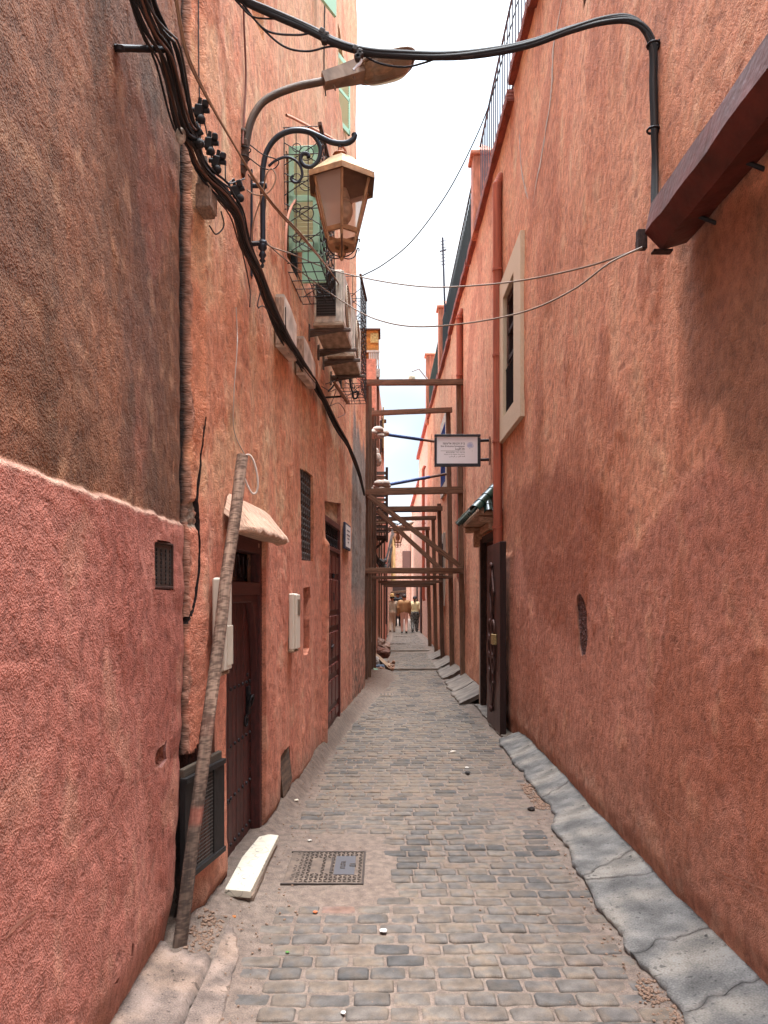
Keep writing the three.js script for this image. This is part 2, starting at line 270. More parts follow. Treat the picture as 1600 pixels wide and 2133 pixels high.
const stoneMats = [[186, 176, 169], [192, 182, 174], [196, 184, 174], [166, 160, 156], [204, 191, 179], [184, 175, 169], [204, 187, 175], [148, 145, 144]].map((c) => std(L(...c).map((v) => v * 0.35), { map: stoneMap, bumpMap: stoneBump, bumpScale: 0.003, roughness: 0.88 }));
const pinkStone = std(L(140, 116, 108), { map: stoneMap, bumpMap: stoneBump, bumpScale: 0.003, roughness: 0.9 });
const stoneTones = stoneMats.map((m) => m.color);
const paving = structure('paved_alley', 'grey worn stone setts laid in rows down the middle of the alley', 'paving');
{
  const geos = []; for (let k = 0; k < 12; k++) geos.push(cobbleGeo(0.118 + 0.007 * k, 0.101 + 0.004 * Math.sin(k * 2.1), k));
  const rest = []; let d = 2.3, count = 0;
  while (d < 36) {
    const pitch = 0.113 + 0.004 * noise(d * 3, 2), bend = 0.02 * noise(d * 0.5, 8);
    let x = eL(d) - 0.02 + rr(-0.08, 0.06); const end = eR(d) + 0.03;
    while (x < end) {
      const k = Math.floor(rnd() * 12), len = 0.118 + 0.007 * k, cx = x + len / 2, dd = d + bend * (cx - 0.3) + 0.012 * noise(cx * 1.2, d * 0.9) + rr(-0.002, 0.002);
      const inMan = cx < 0.04 && dd > 4.18 && dd < 5.4;
      const tone = Math.floor(clamp(0.5 + 0.55 * fbm(cx * 1.1, dd * 1.1 + 30, 3) + rr(-0.45, 0.45), 0, 0.999) * 8), y = lift(d) - 0.001 + rr(-0.004, 0.004) - 0.002 * clamp(dust(cx, dd), 0, 1), tilt = [rr(-0.012, 0.012), rnd() < 0.5 ? Math.PI : 0, rr(-0.012, 0.012)];
      if (!inMan && x > eL(d) - 0.03 + rr(0, 0.07) && cx + len * 0.4 < end + 0.02 && dd > 2.55) {
        if (count < 300) {
          count++;
          const m = new THREE.Mesh(geos[k], count === 143 ? pinkStone : stoneMats[tone]); m.name = numbered('sett'); m.position.set(cx, y, -dd); m.rotation.set(...tilt); m.castShadow = m.receiveShadow = true; paving.add(m);
        } else rest.push([cx, y, -dd, len, tone, tilt]);
      }
      x += len + 0.006 + rr(0, 0.006);
    }
    d += pitch;
  }
  const im = new THREE.InstancedMesh(cobbleGeo(0.155, 0.098, 5), std([1, 1, 1], { map: stoneMap, bumpMap: stoneBump, bumpScale: 0.003, roughness: 0.88 }), rest.length), q = new THREE.Quaternion(), m4 = new THREE.Matrix4();
  rest.forEach(([x, y, z, len, tone, tilt], i) => { im.setMatrixAt(i, m4.compose(V(x, y, z), q.setFromEuler(new THREE.Euler(...tilt)), V(len / 0.155, 1, 1))); im.setColorAt(i, stoneTones[tone]); });
  im.name = 'setts_beyond'; im.userData.kind = 'stuff'; im.receiveShadow = true; paving.add(im);
  for (const d0 of [17.02, 22.02]) part('kerb', beam(V(eL(d0) - 0.1, lift(d0 + 0.2) - 0.035, -d0), V(1.35, lift(d0 + 0.2) - 0.035, -d0 - 0.05), 0.1, 0.09), worn(L(140, 130, 121)), paving);
}
// cement skirt along the right wall, broken along cracks into slabs
const skirtH = pw([[2, 0.11], [3.5, 0.12], [5, 0.12], [7.5, 0.19], [8.5, 0.16], [9.2, 0.1]]);
const cementTex = tex(1024, (u, v) => { const a = fbm(u * 6, v * 6, 6, 6), b = fbm(u * 3 + 9, v * 3, 4, 3), s = ss(0.30, 0.5, fbm(u * 16 + 3, v * 16, 3, 16)); const k = 0.82 + 0.42 * a + 0.14 * noise(u * 128, v * 128, 128) - 0.42 * s * ss(0.0, 0.3, b) - 0.22 * ss(0.58, 0.7, noise(u * 40, v * 40, 40) + 0.2 * noise(u * 11, v * 11, 11)); return mix3([k * 0.98, k * 0.98, k * 0.98], [k * 1.03, k, k * 0.96], ss(-0.2, 0.35, b)); }, true);
const cementBump = tex(1024, (u, v) => 0.5 + 0.45 * fbm(u * 16, v * 16, 6, 16));
const cement = std(L(130, 126, 122), { map: cementTex, bumpMap: cementBump, bumpScale: 0.014, roughness: 0.85 });
const skirt = structure('cement_skirt', 'smooth grey cement skirt sloping along the foot of the right wall, cracked across', 'kerb');
function skirtSlab(d0, d1, j0, j1, edge, top, wallX, mat, par, name = 'slab') {
  const nd = Math.max(4, Math.round((d1 - d0) / 0.035)), nu = 12, P = [], U = [], I = [];
  for (let i = 0; i <= nd; i++) for (let j = -1; j <= nu; j++) {
    const u = Math.max(0, j) / nu, t = i / nd, d = lerp(d0 + j0(u), d1 + j1(u), t), xe = edge(d) + 0.040 * noise(d * 2.3, 5) + 0.022 * noise(d * 7, 1) + 0.014 * noise(d * 23, 2), x = lerp(xe, wallX, u);
    const e = j < 0 ? -0.045 : 0, side = (i === 0 || i === nd) ? -0.003 : 0;
    P.push(x + (j < 0 ? 0.012 : 0), 0.030 + (top(d) - 0.03) * (u * 0.55 + 0.45 * u * u) + 0.007 * fbm(x * 3, d * 2, 3) + 0.005 * fbm(x * 18, d * 18, 3) + (j === 0 ? -0.004 : 0) + e + side, -d); U.push(x / 1.1, d / 1.1);
  }
  const w = nu + 2; for (let i = 0; i < nd; i++) for (let j = 0; j < w - 1; j++) { const a = i * w + j, c = a + w; I.push(a, a + 1, c + 1, a, c + 1, c); }
  for (const i of [0, nd]) { const s = P.length / 3; for (let j = 0; j < w; j++) { const k = (i * w + j) * 3; P.push(P[k], P[k + 1] - 0.07, P[k + 2]); U.push(U[2 * (i * w + j)], U[2 * (i * w + j) + 1] + 0.05); } for (let j = 0; j < w - 1; j++) { const a = i * w + j; I.push(a, a + 1, s + j + 1, a, s + j + 1, s + j); } }
  const g = new THREE.BufferGeometry(); g.setAttribute('position', new THREE.Float32BufferAttribute(P, 3)); g.setAttribute('uv', new THREE.Float32BufferAttribute(U, 2)); g.setIndex(I); g.computeVertexNormals();
  return part(name, g, mat, par);
}
{
  const jag = (k, a) => (u) => a * (u - 0.5) + 0.05 * noise(u * 4 + k * 3, k) + 0.025 * noise(u * 13, k);
  const cuts = [[1.6, 0], [3.13, 0.14], [3.62, 0.1], [4.42, -0.1], [4.66, 0.25], [6.35, 0.16], [8.86, 0]];
  for (let i = 0; i < cuts.length - 1; i++) skirtSlab(cuts[i][0] + 0.0012, cuts[i + 1][0] - 0.0012, jag(i, cuts[i][1]), jag(i + 1, cuts[i + 1][1]), eR, skirtH, 1.64, cement, skirt);
  skirtSlab(8.95, 11.6, () => 0, () => 0, () => 1.42, () => 0.05, 1.66, worn(L(130, 120, 112)), skirt);
  const pale = worn(L(130, 120, 112));
  for (const [a, b] of [[11.75, 13.0], [13.08, 14.7], [15.2, 16.8], [17.2, 18.7], [19.4, 20.8]]) skirtSlab(a, b, jag(a, 0.06), jag(b, 0.06), (d) => 1.19 + 0.02 * noise(d, 4), () => 0.24, 1.62, pale, skirt, 'wedge');
}
{ // cement footing along the left, near the camera
  const f = structure('cement_footing', 'pale dirty cement footing between the left wall and the stones', 'kerb');
  const m = std(L(142, 124, 114), { map: cementTex, bumpMap: cementBump, bumpScale: 0.018, roughness: 0.95 });
  const mk = (dd0, dd1, xin, xout, h0, h1, seed) => {
    const nd = 50, nu = 16, P = [], U = [], I = [];
    for (let i = 0; i <= nd; i++) for (let j = 0; j <= nu; j++) { const d = lerp(dd0, dd1(j / nu), i / nd), u = j / nu, x = lerp(xin(d), xout(d) + 0.02 * noise(d * 5, seed) + 0.008 * noise(d * 19, seed), u); P.push(x, lerp(h0, h1, u) + 0.013 * fbm(x * 4, d * 4, 5) + 0.006 * noise(x * 30, d * 30) - (j === nu || i === nd ? 0.03 : 0), -d); U.push(x / 0.8, d / 0.8); }
    for (let i = 0; i < nd; i++) for (let j = 0; j < nu; j++) { const a = i * (nu + 1) + j, c = a + nu + 1; I.push(a, a + 1, c + 1, a, c + 1, c); }
    const g = new THREE.BufferGeometry(); g.setAttribute('position', new THREE.Float32BufferAttribute(P, 3)); g.setAttribute('uv', new THREE.Float32BufferAttribute(U, 2)); g.setIndex(I); g.computeVertexNormals(); part('slab', g, m, f);
  };
  mk(1.6, (u) => 3.52 + 0.1 * noise(u * 4, 3), () => -1.08, pw([[1.6, -0.80], [3.5, -0.81]]), 0.105, 0.045, 11);
  mk(1.6, (u) => 3.95 - 0.25 * u + 0.1 * noise(u * 4, 6), pw([[1.6, -0.795], [3.5, -0.80], [3.95, -0.82]]), pw([[1.6, -0.64], [3.0, -0.66], [3.6, -0.7], [3.95, -0.74]]), 0.035, 0.012, 23);
}

// ---------------------------------------------------------------- houses
const streak = (d, h) => 0.50 * fbm(d * 4.2, h * 0.8 + 3, 4) + 0.22 * fbm(d * 14 + 5, h * 2.2, 3) + 0.45 * fbm(d * 2.3 + 9, h * 2.1, 5);
const wall = (o, par, mat, extra) => part('wall', wallGeometry(o), mat, par, extra);
const plan = (pts, h0, h1) => { const g = new THREE.ExtrudeGeometry(shapeOf(pts), { depth: h1 - h0, bevelEnabled: false }); return g.rotateX(-Math.PI / 2).translate(0, h0, 0); };   // pts are [x, d]
const plainPlaster = worn(L(176, 106, 84), { bumpScale: 0.004, roughness: 0.95 });
const pxL = (pts) => pts.map(([x, y]) => onL(x, y)), pxR = (pts) => pts.map(([x, y]) => onR(x, y));
const gravel = (c1, c2) => (d, h) => mix3(c1, c2, clamp(0.5 + 0.9 * noise(d * 60, h * 60)));

// --- near left house: brown above a plaster edge, red below
const houseA = thing('house', 'near left house, dark brown plaster above a pale ledge line and red below', 'house', V(-1.05, 0, -1));
const EDGE = 2.112, dEnd = (h) => 3.69 + 0.18 * ss(0, 1.6, h);
const dispA = (d, h) => 0.004 * stains(d, h, 2) + 0.003 * scuffs(d * 1.5, h * 1.5, 5) + 0.016 * ss(EDGE + 0.010, EDGE - 0.012, h + 0.012 * noise(d * 2.2, 3) + 0.008 * noise(d * 9, 5)) + 0.018 * fbm(d * 0.9 + 3, h * 0.6, 3) + 0.006 * fbm(d * 4, h * 4, 3) - 0.05 * ss(0.3, 0, h) * ss(0, 0.3, h + 0.25);
const ventPoly = pxL([[314, 1132], [322, 1124], [347, 1129], [353, 1140], [353, 1222], [348, 1230], [314, 1228]]);
const gougePoly = pxL([[316, 1577], [322, 1560], [338, 1549], [346, 1538], [344, 1562], [346, 1578], [334, 1595], [319, 1597]]);
const nickPoly = pxL([[268, 1962], [273, 1966], [271, 1990], [265, 1994]]), nick2 = pxL([[228, 2050], [240, 2034], [238, 2048]]);
{
  const up1 = L(94, 48, 30), up2 = L(134, 69, 48), up3 = L(164, 94, 72), lo1 = L(168, 88, 78), lo2 = L(150, 72, 62), lo3 = L(182, 112, 96), lip = RL(208, 170, 148);
  const color = (d, h) => {
    const e = h + 0.012 * noise(d * 2.2, 3) + 0.008 * noise(d * 9, 5) - EDGE, s = streak(d, h);
    let u = mix3(up1, up2, clamp(0.30 + 1.0 * s + 0.5 * fbm(d * 1.2 + 9, h * 0.8, 3) + 0.25 * ss(3, 4.4, h)));
    u = mix3(u, up3, 0.6 * ss(0.25, 0.6, fbm(d * 20, h * 5, 3)) + 0.35 * ss(0.5, 0.1, e) * ss(0.0, 0.4, noise(d * 3, 1)));
    u = mix3(u, L(84, 42, 34), ss(0.05, 0.4, fbm(d * 1.1, h * 0.9 + 7, 3)) * 0.5);
    u = mix3(u, L(140, 68, 54), 0.4 * stains(d, h, 4)); u = mix3(u, L(70, 38, 24), 0.5 * scuffs(d, h * 0.5, 6)); u = mix3(u, L(200, 130, 104), 0.2 * scuffs(d * 2, h * 2, 2));
    let l = mix3(lo1, lo2, clamp(0.45 + 0.9 * fbm(d * 1.6, h * 1.1, 4))); l = mix3(l, lo3, 0.5 * ss(0.15, 0.6, fbm(d * 6, h * 2.5 + 9, 4)));
    l = mix3(l, L(138, 60, 50), 0.5 * stains(d, h, 2)); l = mix3(l, L(196, 128, 108), 0.22 * scuffs(d, h, 3)); l = mix3(l, L(110, 48, 38), 0.6 * pits(d, h, 5));
    l = mix3(l, L(132, 78, 62), 0.55 * ss(0.5, 0.0, h + 0.15 * noise(d * 5, 2)));
    l = mix3(l, RL(205, 150, 128), 0.7 * patch(gougePoly, 0.02, 0.02, 30)(d, h));
    const c = mix3(l, u, ss(-0.006, 0.008, e));
    return mix3(c, lip, ss(0.016, 0.004, Math.abs(e + 0.006 + 0.006 * noise(d * 14, 2))) * (0.75 + 0.3 * noise(d * 8, 9)));
  };
  const holes = [
    hole(ventPoly, 0.032, { step: 0.010, reveal: (d, h, c) => h < 1.80 ? RL(210, 170, 150) : mix3(c, L(120, 60, 50), 0.4) }),
    hole(gougePoly, (d, h, r) => r ? 0.015 : 0.03 + 0.012 * noise(d * 40, h * 40), { step: 0.008, back: (d, h) => mix3(L(120, 70, 56), L(170, 110, 90), clamp(0.5 + noise(d * 50, h * 50))), reveal: () => RL(220, 184, 164) }),
    hole(nickPoly, 0.02, { step: 0.006, back: () => L(110, 66, 54) }), hole(nick2, 0.015, { step: 0.006, back: () => L(110, 66, 54) }),
  ];
  const fine = holes.map((q) => [q.box[0] - 0.03, q.box[1] + 0.03, q.step]), fh = holes.map((q) => [q.box[2] - 0.03, q.box[3] + 0.03, q.step]);
  wall({
    ds: lines(-0.6, 3.86, (d) => d < 1.8 ? 0.4 : 0.022, fine), hs: lines(-0.05, 5.6, (h) => h < 4.95 ? 0.025 : 0.3, [...fh, [EDGE - 0.06, EDGE + 0.06, 0.007]]), holes, color, disp: dispA,
    pos: (d, h, n) => { const k = d > 3 ? 3 + (d - 3) * (dEnd(h) - 3) / 0.86 : d; return V(-1.042 - 0.003 * (d - 2.9) + n - 0.018 * ss(3.70, 3.86, d) ** 2 + (d > 3.6 ? 0.01 * noise(h * 7, 2) : 0), h, -k - (d > 3.8 ? 0.012 * noise(h * 16, 4) : 0)); },
  }, houseA, M.stucco);
  part('masonry', [plan([[-6, -0.6], [-1.2, -0.6], [-1.2, 3.6], [-6, 3.6]], -0.1, 5.6), plan([[-6, -0.62], [-1.06, -0.62], [-1.06, 3.62], [-6, 3.62]], 5.57, 5.7)], plainPlaster, houseA);
  const [v0, v1] = [ventPoly[0][0], ventPoly[3][0]], F = FLm(v0, 0, -0.024).setPosition(PL(v0, 0, -0.010)), w = v1 - v0, pl = [];
  const vent = part('vent', moved(box(w + 0.01, 0.225, 0.006, w / 2, 1.885, 0), F), worn(L(84, 72, 66), { metalness: 0.3, roughness: 0.6 }), houseA, { label: 'small dark perforated metal vent in the red plaster' });
  for (let i = 0; i < 5; i++) for (let j = 0; j < 9; j++) pl.push(moved(new THREE.CylinderGeometry(0.008, 0.008, 0.003, 8).rotateX(Math.PI / 2).translate(0.03 + i * (w - 0.06) / 4, 1.80 + j * 0.019 + 0.004, 0.0045), F));
  part('perforation', pl, std(L(20, 16, 15)), vent, STUFF);
  part('vent_frame', [box(w, 0.014, 0.012, w / 2, 1.782, 0.005), box(0.012, 0.22, 0.012, 0.004, 1.88, 0.005), box(0.012, 0.22, 0.012, w - 0.004, 1.88, 0.005), box(w, 0.012, 0.012, w / 2, 1.99, 0.005)].map((g) => moved(g, F)), worn(L(84, 56, 48), { metalness: 0.3 }), vent);
}

// --- second left house: tall, draped salmon plaster
const houseB = thing('house', 'tall salmon left house with studded door, green shutters and iron window cages', 'house', V(-0.95, 0, -4));
const D1 = [dL(473), dL(553)], D2 = [dL(675.5), dL(709)];
const doorPoly1 = rect(D1[0], D1[1], -0.06, 2.15), doorPoly2 = [[D2[0], -0.06], [D2[1], -0.06], [D2[1], 2.95], [D2[0], 2.80]];
const grillePoly = pxL([[627, 975], [640, 980], [652, 992], [652, 1169], [627, 1167]]);
const slotPoly = pxL([[631, 1225], [644, 1222], [645, 1245], [643, 1290], [644, 1350], [639, 1364], [630, 1364], [632, 1300]]);
const cavityPoly = pxL([[384, 1600], [388, 1570], [405, 1563], [414, 1545], [422, 1500], [430, 1470], [442, 1478], [452, 1500], [452, 1590], [451, 1650], [384, 1680]]);
const boardPoly = pxL([[583, 1578], [592, 1562], [605, 1553], [608, 1625], [597, 1660], [585, 1668]]);
const crackLine = [[430, 868, 3], [424, 905, 4], [421, 940, 4], [414, 1000, 5], [411, 1040, 6], [413, 1075, 4], [414, 1110, 4], [416, 1150, 4], [415, 1195, 5], [410, 1240, 6], [404, 1270, 6], [394, 1290, 7], [387, 1306, 6], [385, 1340, 4], [386, 1400, 4], [384, 1440, 4], [387, 1500, 4], [388, 1560, 3]];
const crackPoly = (() => { const l = [], r = []; let s = 3; for (let i = 0; i < crackLine.length - 1; i++) for (let k = 0; k < 3; k++) { const a = crackLine[i], b = crackLine[i + 1], t = k / 3, w = lerp(a[2], b[2], t) * (1.0 + 0.45 * noise(s * 0.8, 4)), x = lerp(a[0], b[0], t) + 1.6 * noise(s * 0.7, 1), y = lerp(a[1], b[1], t); s++; l.push(onL(x - w / 2, y)); r.push(onL(x + w / 2, y)); } return [...l, ...r.reverse()]; })();
const win1 = [6.22, 6.84, 4.60, 5.5], win2 = [9.55, 10.1, 4.5, 5.7], shut2 = [9.5, 10.4, 8.1, 9.1], topRecess = [5.0, 5.35, 5.75, 7.6];
const topB = (d) => d < 6.6 ? 7.6 : d < 9 ? 9.4 : 11.6;
const bumpsB = (d, h) => 0.030 * fbm(d * 1.5 + 4, h * 0.35, 3) + 0.016 * fbm(d * 4 + 2, h * 0.8, 3) * ss(1.0, 3.0, h) + 0.006 * fbm(d * 5, h * 5, 3);
const dispB = (d, h) => {
  let n = bumpsB(d, h) + 0.005 * stains(d, h, 7) + 0.003 * scuffs(d, h, 8);
  const rub = patch(rubble, 0.012, 0.02, 30)(d, h); n -= 0.02 * rub * (1 + 0.5 * noise(d * 50, h * 50));
  if (d < 3.93) { const q = d + 0.004 * noise(h * 13, 3) + 0.012 * noise(h * 3, 7); n -= 0.04 * (1 - ss(3.866, 3.884, q)) - 0.006 * noise(h * 60, d * 60) };
  n -= 0.03 * ss(0.12, 0, h);
  n += 0.05 * ss(D2[0] - 0.2, D2[0] - 0.06, d) * ss(D2[0] + 0.02, D2[0] - 0.01, d) * ss(2.4, 2.3, h);
  return n;
};
const rubble = pxL([[390, 1052], [398, 1040], [411, 1042], [413, 1070], [411, 1100], [398, 1101], [391, 1085]]);
{
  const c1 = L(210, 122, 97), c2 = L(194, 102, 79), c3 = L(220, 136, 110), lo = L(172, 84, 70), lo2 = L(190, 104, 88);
  const color = (d, h) => {
    const s = streak(d, h);
    let c = mix3(c1, c2, clamp(0.42 + 1.7 * s)); c = mix3(c, c3, 0.85 * ss(0.1, 0.5, streak(d * 1.3 + 7, h * 1.1)) + 0.3 * ss(5, 8, h));
    c = mix3(c, L(176, 106, 76), 0.35 * ss(0.12, 0.5, fbm(d * 2.2, h * 0.5 + 11, 4)) * ss(6, 3.6, h));
    c = mix3(c, L(160, 80, 56), 0.5 * stains(d, h, 7)); c = mix3(c, L(224, 144, 118), 0.3 * scuffs(d, h, 8)); c = mix3(c, L(130, 66, 46), 0.6 * pits(d, h, 9));
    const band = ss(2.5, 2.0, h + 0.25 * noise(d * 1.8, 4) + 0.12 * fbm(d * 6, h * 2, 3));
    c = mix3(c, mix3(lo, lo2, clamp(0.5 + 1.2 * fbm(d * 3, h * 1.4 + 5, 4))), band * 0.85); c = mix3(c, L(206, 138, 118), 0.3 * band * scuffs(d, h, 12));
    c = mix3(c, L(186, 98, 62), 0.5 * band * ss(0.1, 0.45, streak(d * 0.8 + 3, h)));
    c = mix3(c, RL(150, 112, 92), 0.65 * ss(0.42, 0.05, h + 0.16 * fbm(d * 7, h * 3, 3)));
    c = mix3(c, mix3(RL(110, 96, 84), RL(176, 156, 138), clamp(0.5 + noise(d * 60, h * 60))), patch(rubble, 0.012, 0.02, 30)(d, h));
    if (d < 3.94) c = mix3(c, mix3(RL(110, 80, 66), RL(196, 150, 128), clamp(0.5 + 1.2 * noise(d * 70, h * 42))), 0.8 * ss(3.900, 3.880, d + 0.03 * noise(h * 5, 2)));
    if (d < 3.885) c = mix3(c, RL(34, 25, 22), ss(3.880, 3.868, d + 0.004 * noise(h * 13, 3) + 0.010 * noise(h * 3, 7)));  // seam edge painted near black, standing in for the shade of a gap
    if (d > 11.0) { const k = ss(11.05, 11.25, d + 0.12 * fbm(h * 3, 2, 3)) * ss(4.6, 4.2, h + 0.4 * noise(d * 3, h)); c = mix3(c, mix3(RL(122, 112, 106), RL(160, 146, 136), clamp(0.5 + fbm(d * 5, h * 3, 4))), k * ss(1.2, 1.9, h + 0.3 * noise(d * 2, h * 2))); c = mix3(c, RL(70, 60, 48), k * ss(1.6, 0.6, h) * clamp(0.45 + 1.5 * fbm(d * 9, h * 6, 4))); }
    return c;
  };
  const dark = () => RL(26, 20, 18), wd = (d, h) => mix3(RL(62, 48, 40), RL(110, 86, 70), clamp(0.5 + noise(d * 30, h * 12)));
  const holes = [
    hole(crackPoly, 0.07, { step: 0.006, back: dark, reveal: () => RL(44, 31, 27) }),  // crack sides and back coloured dark to imitate the shade inside
    hole(cavityPoly, (d, h, r) => r ? 0.05 : 0.085 + 0.02 * noise(d * 15, h * 9), { step: 0.012, back: wd, reveal: (d, h, c) => mix3(c, L(90, 66, 54), 0.6) }),
    hole(doorPoly1, 0.2, { step: 0.015, back: dark, reveal: (d, h, c) => c }), hole(doorPoly2, 0.09, { step: 0.03, back: dark, reveal: () => RL(222, 188, 156) }),
    hole(grillePoly, 0.10, { step: 0.02, back: dark }), hole(slotPoly, 0.09, { step: 0.012, back: (d, h) => h > 1.45 ? RL(140, 134, 122) : RL(40, 32, 30) }), hole(boardPoly, 0.10, { step: 0.016, back: () => RL(40, 30, 26) }),
    ...[win1, win2, shut2].map((w) => hole(rect(...w), 0.22, { step: 0.05, back: dark })), hole(rect(...topRecess), 0.14, { step: 0.05, back: () => L(120, 66, 50) }),
  ];
  const fine = holes.map((q) => [q.box[0] - 0.04, q.box[1] + 0.04, q.step]);
  const fd = [[crackPoly.length && 3.86, 4.06, 0.006], [D1[0] - 0.04, D1[0] + 0.04, 0.012], [D1[1] - 0.04, D1[1] + 0.04, 0.012], [D2[0] - 0.25, D2[0] + 0.05, 0.025], ...fine.slice(4, 7)];
  const fh = [[2.1, 2.2, 0.012], [holes[0].box[2] - 0.02, holes[0].box[3] + 0.02, 0.013], [0.2, 1.0, 0.02], ...fine.slice(4, 7).map((_, i) => [holes[4 + i].box[2] - 0.04, holes[4 + i].box[3] + 0.04, 0.02])];
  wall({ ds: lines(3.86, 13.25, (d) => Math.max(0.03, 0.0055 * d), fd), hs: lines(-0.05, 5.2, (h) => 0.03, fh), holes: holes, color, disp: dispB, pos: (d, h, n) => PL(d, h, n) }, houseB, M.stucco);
  wall({ ds: lines(3.86, 11.75, (d) => Math.max(0.035, 0.006 * d)), hs: lines(5.2, 11.6, () => 0.07), holes: holes.slice(7), color, disp: dispB, pos: (d, h, n) => PL(d, Math.min(h, topB(d)), n) }, houseB, M.stucco);
  part('masonry', [plan([[-6, 3.6], [-1.35, 3.6], [-1.13, 6.6], [-6, 6.6]], -0.1, 7.5), plan([[-6, 6.6], [-1.13, 6.6], [-0.95, 9], [-6, 9]], -0.1, 9.3), plan([[-6, 9], [-0.95, 9], [-0.75, 11.74], [-6, 11.74]], -0.1, 11.5), plan([[-0.47, 11.55], [-0.8, 11.74], [-1.4, 11.74]], 5.3, 11.5), plan([[-0.9, 11.74], [-0.62, 13.2], [-0.40, 13.24], [-6, 13.24], [-6, 11.74]], -0.1, 5.15), plan([[-0.9, 11.7], [-0.47, 11.7], [-0.36, 13.27], [-6, 13.27]], 5.13, 5.22), plan([[-6, 3.6], [-1.0, 3.86], [-0.80, 6.6], [-6, 6.6]], 7.5, 7.62), plan([[-6, 6.6], [-0.80, 6.6], [-0.64, 9], [-6, 9]], 9.3, 9.42), plan([[-6, 9], [-0.64, 9], [-0.44, 11.78], [-6, 11.78]], 11.5, 11.62), plan([[-6, 6.55], [-0.82, 6.55], [-0.80, 6.7], [-6, 6.7]], 7.4, 9.4), plan([[-6, 8.95], [-0.66, 8.95], [-0.65, 9.1], [-6, 9.1]], 9.2, 11.5)], plainPlaster, houseB);
}

// --- long right house with a railed terrace
const houseC = thing('house', 'long terracotta house along the right with a railed roof terrace', 'house', V(1.65, 0, -3));
const R1 = [8.78, 9.6, 4.03, 5.6], RD = [10.15, 11.45, -0.05, 2.55], RW2 = [18.6, 20.0, 4.6, 6.1], RW3 = [19.3, 20.6, 1.7, 3.1];
const slotR = pxR([[1206, 1240], [1212, 1235], [1218, 1243], [1223, 1256], [1226, 1275], [1225, 1300], [1227, 1325], [1225, 1345], [1222, 1362], [1212, 1369], [1208, 1345], [1206, 1300], [1203, 1262]]);
const topC = (d) => d < 5.9 ? 6.4 : 7.95;
const dispC = (d, h) => 0.005 * stains(d, h, 11) + 0.003 * scuffs(d, h, 13) + 0.022 * fbm(d * 0.8 + 1, h * 0.5, 3) + 0.007 * fbm(d * 3.5, h * 2.5, 3) + 0.005 * ss(0.03, -0.03, h - 2.25 - 0.5 * noise(d * 0.7, 6) - 0.10 * fbm(d * 2.1, 2, 3)) * ss(9, 7, d) + 0.035 * ss(9.05, 9.15, d) * ss(9.95, 9.85, d) * ss(2.3, 2.22, h) - 0.02 * ss(0.25, 0.1, h);
